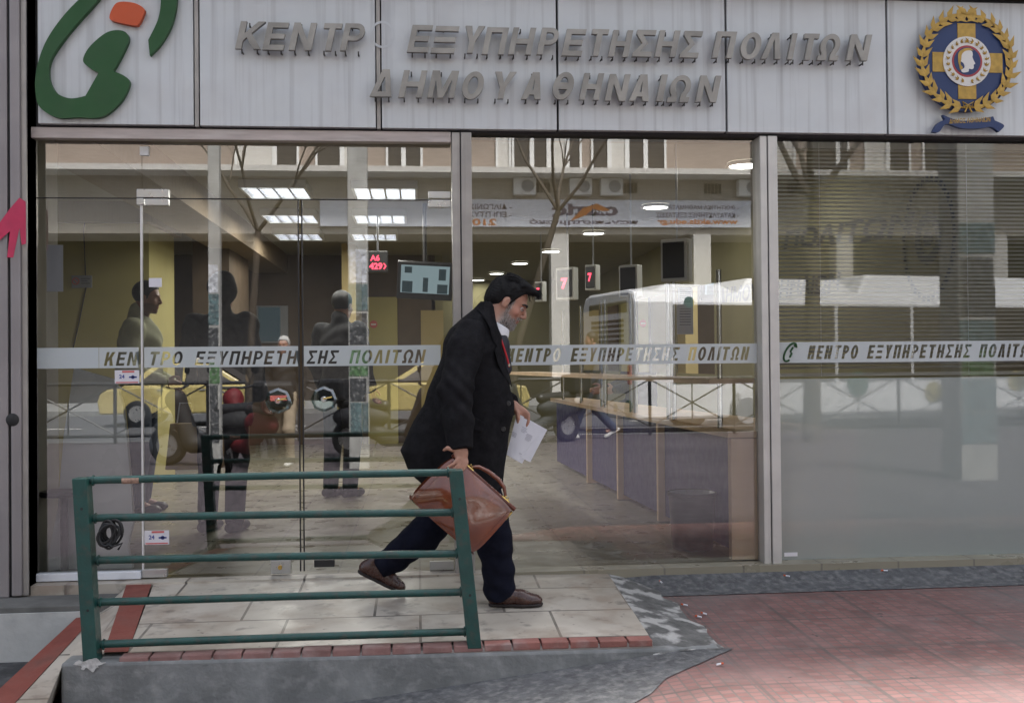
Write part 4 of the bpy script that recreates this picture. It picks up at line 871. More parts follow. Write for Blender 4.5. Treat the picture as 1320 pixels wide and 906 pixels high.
cm = cp(1245.5,80); rd = MB().lathe(cm+Vector((0,-.009,0)), [(0,0),(30.5*ppm,0),(30.5*ppm,.006)], 40, 'y').build('roundel', M['crest_white'], cr)
MB().lathe(cm+Vector((0,-.0105,0)), [(0,0),(19.5*ppm,0),(19.5*ppm,.002)], 36, 'y').build('ring', M['crest_red'], rd); MB().lathe(cm+Vector((0,-.012,0)), [(0,0),(17*ppm,0),(17*ppm,.002)], 36, 'y').build('centre', M['crest_blue'], rd)
hd = [(-9,-10),(-4,-13),(2,-13.5),(6,-12),(7,-8),(6.5,-5),(8,-1),(10,3),(8,4.5),(8,8),(6,10),(2,9.5),(1,13),(-6,14),(-8,11),(-4,8),(-5,3),(-9,0),(-11,-4)]
mb = MB(); mb.prism([(cm.x+x*ppm, cm.z-z*ppm) for x, z in spline([(x,z) for x,z in hd], 4)], cm.y-.0135, cm.y-.0121); mb.build('head_relief', M['crest_white'], rd)
mb = MB(); mb.prism([(cm.x+x*ppm, cm.z-z*ppm) for x, z in spline([(-12,-2),(-11,-10),(-5,-15),(3,-16),(8,-13,1),(3,-13.2),(-3,-12),(-7,-8),(-8,-2),(-9,4),(-6,8),(-9,11),(-11,5)], 4)], cm.y-.0142, cm.y-.0122)
mb.build('helmet', M['crest_gold'], rd)
def leaf(mb, c, a, L, wd, y, j=0):
    d = Vector((math.cos(a),0,math.sin(a))); n_ = Vector((-d.z,0,d.x)); p = Vector(c); y0 = Vector((0,y,0)); pk = Vector((0,y-.005,0))
    q = [p+y0, p+d*L*.35+n_*wd+y0, p+d*L+y0, p+d*L*.35-n_*wd+y0, p+d*L*.4+pk]
    mb.add(q, [(0,1,4),(1,2,4),(2,3,4),(3,0,4)])
def wreath(mb, c, r, n_, L, wd, y, gap):
    for s in (-1, 1):
        for i in range(n_):
            t = R(-90)+s*R(gap)+s*(R(180-2*gap)+.12)*i/(n_-1); base = Vector((c.x+r*math.cos(t), c.y, c.z+r*math.sin(t))); tang = t+s*math.pi/2
            for da in (-.62, .62, 0.05): leaf(mb, base, tang+da*s+random.uniform(-.12,.12), L*random.uniform(.85,1.15), wd, y-(.003 if da < 0 else .001)*(1+i%3))
mb = MB(); wreath(mb, cm, 25*ppm, 11, 5.2*ppm, 1.1*ppm, -.0098, 10); mb.build('small_wreath', M['crest_gold'], rd, recalc=False)
mb = MB(); wreath(mb, cp(1245,80), 57*ppm, 15, 17*ppm, 3.5*ppm, -.010, 8)
for s in (-1, 1): mb.tube([(cm.x+57*ppm*math.cos(t), YC-.004, cm.z+57*ppm*math.sin(t)) for t in np.linspace(R(-90), R(-90)+s*R(172), 24)], 1.0*ppm, 6)
mb.tube([(cm.x+x*ppm,YC-.012,cm.z-z*ppm) for x,z in ((0,54),(-7,50),(-5,56),(0,54),(7,50),(5,56),(0,54),(-4,63))], .9*ppm, 6); mb.tube([(cm.x,YC-.012,cm.z-54*ppm),(cm.x+5*ppm,YC-.012,cm.z-63*ppm)], .9*ppm, 6)
mb.build('wreath', M['crest_gold'], cr, recalc=False)
rbn = [(1201,167,1),(1207,157),(1217,151.5,1),(1214,146,1),(1240,153),(1279,147,1),(1281,152,1),(1293,158),(1286,166,1),(1276,160),(1262,162),(1238,162),(1219,157),(1209,167)]
mb = MB(); mb.prism([(cp(u,v).x, cp(u,v).z) for u, v in spline(rbn, 5)], YC-.004, YC+.02); rb_ = mb.build('ribbon', M['crest_blue'], cr)
mb = MB(); o_ = cp(1222,156); text_on(mb, 'ΔΗΜΟΣ ΑΘΗΝΑΙΩΝ', (o_.x,YC-.0055,o_.z-.004), (1,0,.06), (0,0,1), 6*ppm, 53*ppm, offset=.02); mb.build('ribbon_lettering', M['crest_gold'], rb_)

# ================================================================== RAILING, CABLE, LITTER
YR = -1.225
rl = thing('ramp_railing', (at(360,840,YR).x,YR,-.08), 'dark green steel railing with five bars along the ramp edge', 'railing')
def post(a, b, w, d):
    mb = MB(); A, B = at(*a, YR), at(*b, YR); A.y = B.y = YR-.02; dx = Vector((w/2,0,0)); dy = Vector((0,d/2,0))
    vs = [q+sx*dx+sy*dy for q in (B, A) for sx, sy in ((-1,-1),(1,-1),(1,1),(-1,1))]
    mb.add(vs, [(0,3,2,1),(4,5,6,7),(0,1,5,4),(1,2,6,5),(2,3,7,6),(3,0,4,7)]); o = mb.build('post', M['rail_green'], rl, bevel=.003)
    mb = MB(); 
    for t in (.16,.70): c = A*(1-t)+B*t; mb.lathe(c+Vector((.004,-d/2-.001,0)), [(0,0),(.006,0)], 10, 'y')
    mb.build('bolt_hole', M['black_rubber'], o)
post((107.5,615), (122,854), .058, .075); post((587,604.5), (611,831), .060, .075)
for v0, v1 in ((619,608.5),(667.5,660),(722,713),(776,762.5),(830,813.5)):
    lu = 112+(v0-615)*.064; ru = 587+(v1-604)*.105; a, b = at(lu,v0,YR), at(ru,v1,YR); mm = (a+b)/2+Vector((0,0,.002))
    MB().tube([a, mm, b], .0165, 14).build('rail', M['rail_green'], rl)
for v0, v1 in ((619,608.5),(667.5,660),(722,713),(776,762.5),(830,813.5)):
    for u, v in ((112+(v0-615)*.064+9, v0),(587+(v1-604)*.105-9, v1)):
        c = at(u, v, YR); mb = MB(); mb.tube([(c.x-.003,YR+.0195*math.cos(t),c.z+.0195*math.sin(t)) for t in np.linspace(0,2*math.pi,13)], .0045, 6); mb.build('weld_bead', M['rail_green'], rl)
cb = MB(); c = at(141,686,YR-.03)
for k in range(9):
    ang = random.uniform(-.75,.75); r1, r2 = random.uniform(.026,.044), random.uniform(.040,.060); ox, oz = random.uniform(-.012,.014), random.uniform(-.018,.010)
    cb.tube([Vector((c.x+ox+r1*math.cos(t)*math.cos(ang)-r2*math.sin(t)*math.sin(ang), c.y-.006*k+.026+.006*math.sin(t+k), c.z+oz+r1*math.cos(t)*math.sin(ang)+r2*math.sin(t)*math.cos(ang))) for t in np.linspace(0,2*math.pi,22)], .0055, 7)
cb.tube([(c.x-.03,c.y,c.z-.03),(c.x+.02,c.y-.03,c.z-.055),(c.x+.055,c.y-.01,c.z-.045),(c.x+.04,c.y-.02,c.z-.07)], .005, 7)
tag(cb.build('cable_coil', M['black_rubber']), 'coil of black cable hung on the railing by its left post', 'cable')
mb = MB(); a, b = at(158,619,YR), at(180,618.4,YR); mb.tube([a+Vector((0,0,.0022)), b+Vector((0,0,.0022))], .0172, 14, cap=False); mb.build('peeled_paint', mat('bare_wood', (.42,.27,.20), .8, vary=.4, scale=60), rl)
bt = None
for i, (u, v) in enumerate(((852,756),(883,777),(908,788),(901,792),(1141,741),(1203,727),(1219,734),(1254,735),(927,853),(1015,748))):
    # find where the line of sight meets the paving
    d = _f*FPX + _r*(u-660) - _u*(v-453); p = CAM_LOC
    for t in np.linspace(2, 7, 900):
        q = CAM_LOC+d.normalized()*t
        if q.z < pz(q.x,q.y)+.02: p = q; break
    if bt is None:
        bt = thing('cigarette_butt', (0,0,0), 'white and orange cigarette butt lying on the red paving near the glass', 'cigarette butt', 'cigarette butts on the paving')
        MB().tube([(-.014,0,0),(.008,0,0)], .0042, 8).build('paper', M['paper'], bt); MB().tube([(.008,0,0),(.022,0,0)], .0044, 8).build('filter', M['logo_orange'], bt); o = bt
    else: o = copy_tree(bt)
    o.location = (p.x, p.y, pz(p.x,p.y)+.011+(.035 if p.y > -.35 else 0)); o.rotation_euler = (0,0,random.uniform(0,3.1))

# ================================================================== THE WALKING MAN
YM = -.60
def m3(u, v, y): return np.array(at(u, v, y))
man = thing('person', tuple(at(610,790,YM)), 'man in a long black overcoat walking past the glass with papers and a bag', 'person')
mo = np.array(man.location)
pt = 1/259.
HC = m3(655.5,389.5,YM); HQ = frame((math.cos(R(-31)),-.12,math.sin(R(-31))), (0,0,1))
lo = np.array((m3(462,400,YM)[0]-.1, YM-.42, -.14)); hi = np.array((m3(720,400,YM)[0]+.06, YM+.42, 1.70))
BV = Vol(lo, hi, .0065)
head_sdf(BV, HC, HQ, .98)
BV.cone(HC+HQ@np.array((-.030,0,-.05)), m3(622,425,YM), .058, .072, .02)
BV.chain([m3(622,430,YM), m3(612,470,YM), m3(606,560,YM)], [.10,.12,.12], .05)
# forward (near) leg and trailing (far) leg
Yr, Yl = -.69, -.47
BV.chain([m3(607,590,Yr+.03), m3(634,690,Yr), m3(643,764,Yr)], [.085,.055,.04], .03); BV.chain([m3(604,590,Yl-.03), m3(553,684,Yl), m3(487,735,Yl)], [.085,.055,.04], .03)
shR, elR, wrR = m3(602,440,-.765), m3(586,512,-.885), m3(594,577,-.955)
BV.chain([shR, elR, wrR], [.05,.042,.028], .02)
shL, elL, wrL = m3(612,440,-.41), m3(628,512,-.38), m3(662,523,-.50); BV.chain([shL, elL, wrL], [.05,.042,.028], .02)
for q in (shR, shL): BV.cone(m3(614,446,YM), q, .08, .05, .03)
# right hand: wrapped over the bag corner, fingers down and to the left
d = np.array((-.35,-.25,-.90)); hand_sdf(BV, wrR+np.array((.004,-.004,.016)), (-.10,-.30,-.95), (-1,.05,.15), .0, length=.02, r=.001) if False else None
hw = wrR+np.array((.006,-.006,.004)); knk = hw+np.array((-.012,-.022,-.055))
BV.ell((hw+knk)/2, (.034,.022,.044), None, .012)
for i, (dx, dz, L, aa) in enumerate(((-.030,.006,.082,R(208)),(-.012,-.004,.086,R(216)),(.006,-.012,.080,R(222)),(.022,-.016,.066,R(228)))):
    b0 = knk+np.array((dx*.7+.016,-.006+.003*i,dz)); a1 = aa+.30; p1 = b0+np.array((math.cos(a1),-.22,math.sin(a1)))*L*.45; p2 = p1+np.array((math.cos(aa),.10,math.sin(aa)))*L*.33; p3 = p2+np.array((math.cos(aa-.1),.30,math.sin(aa-.1)))*L*.24
    BV.chain([hw+np.array((dx*.4,-.004,-.012)), b0, p1, p2, p3], [.0098,.0098,.0090,.0082,.0068], .0015)
th = hw+np.array((-.022,-.004,-.006)); BV.chain([th, th+np.array((-.026,-.012,-.004)), th+np.array((-.046,-.012,.004)), th+np.array((-.062,-.004,-.006))], [.012,.011,.0095,.008], .005)
# left hand holding the papers
hl = wrL+np.array((.004,-.002,-.004)); BV.ell(hl+np.array((.028,-.004,-.022)), (.040,.018,.028), frame((.8,0,-.6),(0,0,1)), .012)
for i, L in enumerate((.070,.076,.070,.056)):
    b0 = hl+np.array((.052-.004*i,-.008,-.020-.015*i)); p1 = b0+np.array((.55,-.35,-.55))*L*.45; p2 = p1+np.array((.05,-.25,-.95))*L*.32; p3 = p2+np.array((-.35,.05,-.9))*L*.24
    BV.chain([hl+np.array((.012,-.004,-.010-.009*i)), b0, p1, p2, p3], [.011,.0105,.0095,.0088,.0072], .003)
BV.chain([hl+np.array((.006,-.014,-.012)), hl+np.array((.014,-.026,-.034)), hl+np.array((.016,-.030,-.058)), hl+np.array((.014,-.026,-.078))], [.013,.0115,.0105,.0085], .005)
def man_col(V):
    L = (V-HC)@HQ/.98; c = np.tile(np.array((.43,.225,.155)), (len(V),1)); face = (np.abs(L)<.16).all(1)
    cheek = np.exp(-(((L[:,0]-.06)/.03)**2+((np.abs(L[:,1])-.05)/.025)**2+((L[:,2]+.02)/.03)**2)); c *= (1+np.stack([.05*cheek,-.12*cheek,-.12*cheek],1)*face[:,None])
    lips = face&(L[:,0] > .078)&(np.abs(L[:,2]+.066) < .010)&(np.abs(L[:,1]) < .024); 
    edge = -.050-.25*np.maximum(0,L[:,0]-.02)
    w = 1/(1+np.exp(-(edge-L[:,2])*160)); w *= 1/(1+np.exp(-(L[:,0]-.004)*160)); w *= (L[:,2] > -.145); side = np.exp(-((L[:,0]-.022)/.012)**2)*(np.abs(L[:,2]+.03) < .055); mou = np.exp(-((L[:,2]+.047)/.008)**2)*(L[:,0] > .06)*(np.abs(L[:,1])<.035)
    w = np.clip(np.maximum(np.maximum(w*.92, side*.8), mou*.75)*face, 0, 1)*(~lips); spk = .75+.5*np.random.rand(len(V))
    c = c*(1-w[:,None])+np.array((.30,.275,.255))*w[:,None]*spk[:,None]; c[lips] *= (.86,.70,.70)
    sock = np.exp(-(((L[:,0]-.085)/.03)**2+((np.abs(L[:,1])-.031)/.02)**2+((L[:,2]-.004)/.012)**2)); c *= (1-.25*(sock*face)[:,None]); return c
man_body = BV.build('body', M['skin'], man, man_col, 1)
# short greying beard: single hairs standing on the jaw
mv = np.array([v.co[:] for v in man_body.data.vertices])+mo; mn = np.array([v.normal[:] for v in man_body.data.vertices]); Lh = (mv-HC)@HQ/.98
jaw = (Lh[:,2] < -.048-.22*np.maximum(0,Lh[:,0]-.03))&(Lh[:,2] > -.132)&(Lh[:,0] > .012)&(np.abs(Lh[:,1]) < .08)&~((np.abs(Lh[:,2]+.066) < .009)&(Lh[:,0] > .074)&(np.abs(Lh[:,1]) < .022))
burn = (np.abs(Lh[:,2]+.02) < .05)&(np.abs(Lh[:,0]-.022) < .011)&(np.abs(Lh[:,1]) > .05)
must = (np.abs(Lh[:,2]+.048) < .0075)&(Lh[:,0] > .068)&(np.abs(Lh[:,1]) < .032)
cand = np.where((jaw|burn|must)&(np.abs(Lh) < .16).all(1))[0]; dn = -HQ[:,2]
for nm, col_, share in (('beard_grey', (.42,.40,.38), .62), ('beard_dark', (.045,.038,.034), .38)):
    mb = MB()
    for i in np.random.choice(cand, int(900*share)):
        p = mv[i]-mn[i]*.001+np.random.uniform(-.003,.003,3); d_ = mn[i]*.5+dn*.8+np.random.uniform(-.25,.25,3); d_ /= np.linalg.norm(d_); mb.tube([p, p+d_*.005, p+d_*.0095+dn*.0015], [.00085,.0008,.0003], 4, cap=False)
    b_ = mb.build('beard', mat(nm, col_, .6), man, recalc=False); b_['kind'] = 'stuff'
hp = lambda x, y, z: tuple(HC+.98*(HQ@np.array((x,y,z))))
for q in (-1, 1):
    mb = MB(); c = Vector(hp(.0775,q*.031,.002)); mb.lathe(c, [(.0115*math.sin(t),.0115*math.cos(t)) for t in np.linspace(0.01,math.pi-.01,9)], 14); e = mb.build('eye', M['eye_white'], man)
    f = HQ[:,0]; mb = MB(); cc2 = c+Vector(f*.0078)-Vector(HQ[:,2]*.003); mb.lathe(cc2, [(.0055*math.sin(t),.0055*math.cos(t)) for t in np.linspace(0.01,math.pi-.01,7)], 10); mb.build('iris', M['black_plastic'], e)
    pts = [Vector(hp(.094,q*.012,.022)), Vector(hp(.093,q*.026,.029)), Vector(hp(.084,q*.042,.028)), Vector(hp(.072,q*.052,.021))]; MB().tube(pts, [.004,.0055,.005,.003], 7).build('eyebrow', M['brow'], man)
    lid = [Vector(hp(.085,q*.017,.004)), Vector(hp(.0885,q*.031,.0075)), Vector(hp(.081,q*.046,.003))]; MB().tube(lid, .0046, 8).build('eyelid', M['skin_plain'] if 'skin_plain' in M else mat('skin_plain', (.30,.155,.105), .5), man)
# hair: short at the nape, a full front lifted over the forehead
HV = Vol(HC-.19, HC+.19, .005)
def hl3(X,Y,Z): return [(X-HC[0])*HQ[0,i]+(Y-HC[1])*HQ[1,i]+(Z-HC[2])*HQ[2,i] for i in range(3)]
P = lambda x,y,z: HC+HQ@np.array((x,y,z))
HV.ell(P(-.018,0,.034), (.106,.083,.094), HQ, .01); HV.ell(P(.005,0,.068), (.096,.077,.058), HQ, .02); HV.ell(P(-.075,0,-.01), (.048,.070,.062), HQ, .02)
sl, (X,Y,Z) = HV.region(HV.lo, HV.lo+HV.n*HV.res); L = hl3(X,Y,Z)
line = np.interp(L[0], [-.14,-.07,-.040,-.022,.0,.016,.026,.045,.07,.10], [-.10,-.095,-.060,.012,.012,-.012,.014,.060,.090,.104]); HV.d = np.maximum(HV.d, (line-L[2]).astype(np.float32))
for q in np.linspace(-.055,.055,7): HV.cone(P(.030,q,.106), P(.094+.012*math.cos(q*30),q*.95,.108), .024, .009, .014)
HV.cone(P(.06,-.05,.098), P(.108,-.046,.098), .014, .005, .01); HV.cone(P(.06,.0,.108), P(.116,-.010,.102), .015, .005, .01)
sl, (X,Y,Z) = HV.region(HV.lo, HV.lo+HV.n*HV.res); L = hl3(X,Y,Z); HV.d += (.0022*np.sin(L[1]*150+L[0]*60+4*np.sin(L[0]*31))+.0014*np.sin(L[1]*310-L[2]*120+3*np.sin(L[2]*40))).astype(np.float32)
[HV.ell(P(-.004,q*.090,-.012), (.026,.022,.040), HQ, .004, 'sub') for q in (-1,1)]; HV.build('hair', M['hair_black'], man)
hs = MB(); rg = random.Random(4)
for k in range(150):
    y0 = rg.uniform(-.07,.07); x0 = rg.uniform(-.085,.02); L_ = rg.uniform(.05,.10); pts = []
    for t in np.linspace(0,1,6):
        x = x0+L_*t; y = y0*(1-.1*t)+rg.uniform(-.002,.002); e = 1-(x/.135+.10)**2-(y/.098)**2; pts.append(Vector(P(x, y, .030+.105*math.sqrt(max(e,.05))+.004*math.sin(k+t*3))))
    hs.tube(pts, [.0022,.0024,.0024,.002,.0015,.0007], 5, cap=False)
for k in range(40):
    y0 = rg.uniform(-.055,.055); p0_ = np.array((.085,y0,.110+rg.uniform(-.008,.008))); p1_ = p0_+np.array((.036+rg.uniform(-.01,.012), rg.uniform(-.012,.004), -.012+rg.uniform(-.014,.014))); hs.tube([Vector(P(*(p0_*(1-t)+p1_*t+np.array((0,0,.012*math.sin(math.pi*t)))))) for t in (0,.33,.66,1)], [.003,.0026,.002,.0008], 5, cap=False)
tag(hs.build('hair_strands', M['hair_black'], man), kind='stuff')
# trousers and shoes
TV = Vol(lo, hi, .0075)
TV.chain([m3(606,560,YM), m3(606,592,YM)], [.13,.14], .04)
TV.chain([m3(610,592,Yr+.03), m3(632,668,Yr), m3(638,700,Yr), m3(645,764,Yr)], [.105,.086,.083,.077], .03); TV.chain([m3(600,592,Yl-.03), m3(560,672,Yl), m3(545,690,Yl), m3(497,727,Yl)], [.105,.085,.083,.070], .03)
sl, (X,Y,Z) = TV.region(lo, hi); fr = m3(645,764,Yr)
hemn = np.array((.22,0,-1.)); hemn /= np.linalg.norm(hemn); hemp = m3(643,771,Yr); cutR = (X-hemp[0])*hemn[0]+(Z-hemp[2])*hemn[2]; near = np.sqrt((X-fr[0])**2+(Y-Yr)**2) < .16; TV.d = np.where(near & (Z < fr[2]+.12), np.maximum(TV.d, cutR), TV.d).astype(np.float32)
hn = m3(487,736,Yl)-m3(545,690,Yl); hn /= np.linalg.norm(hn); hp2 = m3(489,734,Yl); cutL = (X-hp2[0])*hn[0]+(Y-hp2[1])*hn[1]+(Z-hp2[2])*hn[2]; near = (X < m3(535,690,Yl)[0]); TV.d = np.where(near, np.maximum(TV.d, cutL), TV.d).astype(np.float32)
TV.d += (.004*np.sin(Z*70+X*35+2*np.sin(Y*20))*np.clip((.42-Z)/.3,0,1)+.003*np.sin(X*60-Z*30)).astype(np.float32)
TV.build('trousers', M['navy_cloth'], man)
def shoe(ank, heel, toe, ball=None):
    F = Vol(np.minimum(np.minimum(ank,heel),toe)-.09, np.maximum(np.maximum(ank,heel),toe)+.10, .005)
    f = toe-heel; f /= np.linalg.norm(f); u = np.cross(f, np.cross((0,0,1), f)); u /= np.linalg.norm(u)
    at_ = lambda s, h: heel+f*s+u*h; Ls = np.linalg.norm(toe-heel)
    F.chain([at_(.03,.036), at_(.09,.040), at_(Ls*.62,.032), at_(Ls-.045,.024)], [.036,.038,.038,.030], .02); F.ell(at_(Ls-.075,.026), (.070,.043,.026), frame(f,u), .015); F.cone(at_(.05,.05), at_(.055,.085), .038, .037, .02); F.cone(at_(.09,.05), at_(.15,.046), .034, .030, .02)
    F.cut(lambda X,Y,Z: .010-((X-heel[0])*u[0]+(Y-heel[1])*u[1]+(Z-heel[2])*u[2]))
    o = F.build('shoe', M['shoe_leather'], man)
    S = Vol(np.minimum(heel,toe)-.09, np.maximum(heel,toe)+.09, .005); S.chain([at_(.035,.008), at_(Ls*.6,.006), at_(Ls-.045,.006)], [.036,.044,.036], .02); S.ell(at_(Ls-.075,.008), (.072,.045,.02), frame(f,u), .01)
    S.cut(lambda X,Y,Z: np.abs((X-heel[0])*u[0]+(Y-heel[1])*u[1]+(Z-heel[2])*u[2]-.006)-.008); S.build('sole', M['shoe_sole'], o)
    mb = MB()
    for k in range(4): c = at_(.105+.018*k,.080-.009*k); mb.tube([c+np.array((0,-.018,-.004)), c, c+np.array((0,.018,-.004))], .0022, 6)
    mb.build('laces', M['shoe_sole'], o); return o
zf = rz(.2, Yr)
hR = m3(630,789,Yr); hR[2] = zf+.003; tR = m3(701,791,Yr-.03); tR[2] = zf+.003; shoe(m3(645,764,Yr), hR, tR)
zl = rz(-.3, Yl); tL = m3(521,780,Yl); tL[2] = zl+.012; hL = m3(470,741,Yl); dv = tL-hL; hL = tL-dv/np.linalg.norm(dv)*.262
shoe(m3(487,733,Yl), hL, tL)
# overcoat: a garment lofted round the body, hollow under the hem
vt = [388, 398, 410, 424, 440, 456, 474, 490, 507, 521, 535, 550, 565, 579, 600, 618, 640]
bk = [619, 611, 596, 581, 573, 568.5, 563, 558, 550.5, 545, 537, 529, 521, 514, 522, 535, 540]
ft = [637, 640, 642, 644, 646, 648.5, 652, 656, 660, 661.5, 660.5, 658, 656, 655.5, 653, 651, 650]
hwid = [.070,.085,.12,.165,.185,.192,.195,.195,.20,.205,.21,.215,.22,.225,.23,.23,.23]
zt_ = np.array([m3(600,v,YM)[2] for v in vt])[::-1]; xb_ = np.array([m3(u,v,YM)[0] for u,v in zip(bk,vt)])[::-1]; xf_ = np.array([m3(u,v,YM)[0] for u,v in zip(ft,vt)])[::-1]; hw_ = np.array(hwid)[::-1]
def coat_par(Z): return np.interp(Z, zt_, xb_), np.interp(Z, zt_, xf_), np.interp(Z, zt_, hw_)
def coat_fn(X,Y,Z, inset=0):
    b, f, w = coat_par(Z); cx_ = (b+f)/2; a = (f-b)/2-inset; w = w-inset
    q = (np.abs((X-cx_)/a)**2.3+np.abs((Y-YM)/w)**2.3)**(1/2.3); return (q-1)*np.minimum(a,w)*.9
def coat_y(x, z):
    b, f, w = coat_par(z); a = (f-b)/2; s = min(.999, abs((x-(b+f)/2)/a)); return YM-w*(1-s**2.3)**(1/2.3)
CV = Vol(lo, hi, .0075); sl, (X,Y,Z) = CV.region(lo, hi)
# long hanging folds grow towards the hem
fold = .011*np.sin(X*38+Z*7+1.2*np.sin(Z*5))*np.clip((1.0-Z)/.5,0,1)+.006*np.sin(X*21-Z*33)*np.clip((Z-.7)/.4,0,1)
CV.d = coat_fn(X,Y,Z).astype(np.float32)+fold.astype(np.float32)*(Y < YM+.1)
CV.d = np.maximum(CV.d, (Z-m3(625,389,YM)[2]).astype(np.float32)); CV.d = np.maximum(CV.d, -np.maximum(coat_fn(X,Y,Z,.03), Z-.72).astype(np.float32))
# hem: rises to the flying back corner
hz = np.interp(X, [m3(510,579,YM)[0], m3(517,583,YM)[0], m3(526,604,YM)[0], m3(548,622,YM)[0], m3(655,628,YM)[0]], [m3(512,579,YM)[2], m3(517,584,YM)[2], m3(526,606,YM)[2], m3(548,622,YM)[2], m3(655,628,YM)[2]]); CV.d = np.maximum(CV.d, (hz-Z).astype(np.float32))
# neck opening and V front
CV.cone(m3(640,402,YM), m3(646,372,YM), .068, .10, .01, 'sub'); CV.cone(m3(648,418,YM-.03), m3(664,470,YM-.03), .030, .012, .01, 'sub')
CV.build('overcoat', M['coat_cloth'], man, None, 1)
def sleeve(pts, rads, seed, cuff):
    S = Vol(np.min(pts,0)-.14, np.max(pts,0)+.14, .0065); S.chain(pts, rads, .03); sl, (X,Y,Z) = S.region(S.lo, S.lo+S.n*S.res)
    el = pts[2]; near = np.exp(-((Z-el[2])/.11)**2); S.d += (.0055*np.sin(Z*58+X*46+seed+2.2*np.sin(X*17+Z*9))*near+.0035*np.sin(Z*33-X*60+seed+2*np.sin(Z*13))*(1-near*.4)).astype(np.float32)
    c, n_ = cuff; S.d = np.maximum(S.d, ((X-c[0])*n_[0]+(Y-c[1])*n_[1]+(Z-c[2])*n_[2]).astype(np.float32)); return S.build('sleeve', M['coat_cloth'], man, None, 1)
n1 = (wrR-elR)/np.linalg.norm(wrR-elR); sleeve([m3(608,431,-.715), m3(599,452,-.775), m3(587,505,-.875), m3(590,540,-.915), wrR+n1*.02], [.078,.086,.078,.070,.056], 0, (wrR+n1*.012, n1))
n2 = (wrL-elL)/np.linalg.norm(wrL-elL); sleeve([m3(612,436,-.46), m3(616,455,-.40), elL, (elL+wrL)/2, wrL], [.085,.09,.075,.066,.055], 1, (wrL-n2*.004, n2))
def on_coat(name, outline, m, lift, thick=.006, parent=man):
    """a flat piece sewn on the near side of the coat, following its surface"""
    pts = [at(u, v, YM-.18) for u, v in outline]; mb = MB(); n_ = len(pts); c = sum(pts, Vector())/n_; lay = []
    for k in (0, .35, .7, 1):
        lay.append([c+(p-c)*k for p in pts] if k else [c])
    def S(p, l): return Vector((p.x, coat_y(p.x, p.z)-l, p.z))
    base = [S(c, lift+thick)] + [S(p, lift+thick*(.999 if k < 3 else .6)) for k in (1,2,3) for p in lay[k]] + [S(p, lift-.012) for p in lay[3]]
    fs = [(0,1+i,1+(i+1)%n_) for i in range(n_)]
    for r in range(3): fs += [(1+r*n_+i, 1+(r+1)*n_+i, 1+(r+1)*n_+(i+1)%n_, 1+r*n_+(i+1)%n_) for i in range(n_)]
    mb.add(base, fs, False); return mb.build(name, m, parent)
dense = lambda P: [(P[i][0]+(P[(i+1)%len(P)][0]-P[i][0])*t, P[i][1]+(P[(i+1)%len(P)][1]-P[i][1])*t) for i in range(len(P)) for t in (0,.34,.67)]
on_coat('lapel', dense([(636,398),(641,412),(646,430),(651,448),(656,466),(661,486),(664,500),(657,492),(648,480),(642,468),(638,452),(641,446),(636,440),(632,424),(630,408)]), M['coat_cloth'], .012)
on_coat('collar', dense([(622,386),(634,392),(641,412),(646,431),(640,437),(634,428),(628,414),(620,402),(614,396)]), M['coat_cloth'], .012)
on_coat('pocket_flap', dense([(611,536),(626,545),(621,557),(608,553)]), M['coat_cloth'], .004)
for u, v in ((656,520),(649,553)): 
    p = at(u, v, YM-.15); y = coat_y(p.x, p.z); MB().lathe((p.x,y-.008,p.z), [(0,0),(.010,0),(.012,.003),(.012,.012)], 14, 'y').build('button', M['black_plastic'], man)
# shirt collar, tie knot, lanyard
SV = Vol(m3(610,450,YM)-.16, m3(680,370,YM)+.18, .005)
SV.cone(m3(637,428,YM), m3(640,410,YM), .076, .068, .0); SV.cut(lambda X,Y,Z: -( (np.sqrt((X-m3(638,420,YM)[0])**2+(Y-YM)**2))-.060)); 
sl, (X,Y,Z) = SV.region(SV.lo, SV.lo+SV.n*SV.res); top = m3(640,414,YM)[2]-.55*(X-m3(636,408,YM)[0]); SV.d = np.maximum(SV.d, np.maximum(Z-top, top-.055-Z).astype(np.float32)); SV.build('shirt_collar', M['shirt_white'], man)
KV = Vol(m3(640,480,YM)-.16, m3(666,415,YM)+.16, .006); KV.chain([m3(641,424,YM-.02), m3(643,445,YM-.025), m3(649,475,YM-.025)], [.042,.050,.042], .02); KV.build('waistcoat', M['tie_dark'], man, None, 1)
def nearest_front(u, v, off): p = at(u, v, YM-.035-.040-off); return p
MB().tube([nearest_front(643.5,431,.000), nearest_front(648,444,.006), nearest_front(653,459,.006), nearest_front(656.5,473,.004)], .0050, 8).build('lanyard', M['lanyard_red'], man); p = nearest_front(656.5,470,.008); box('lanyard_clip', p-Vector((.004,.004,.009)), p+Vector((.004,.004,.004)), M['chrome'], man)

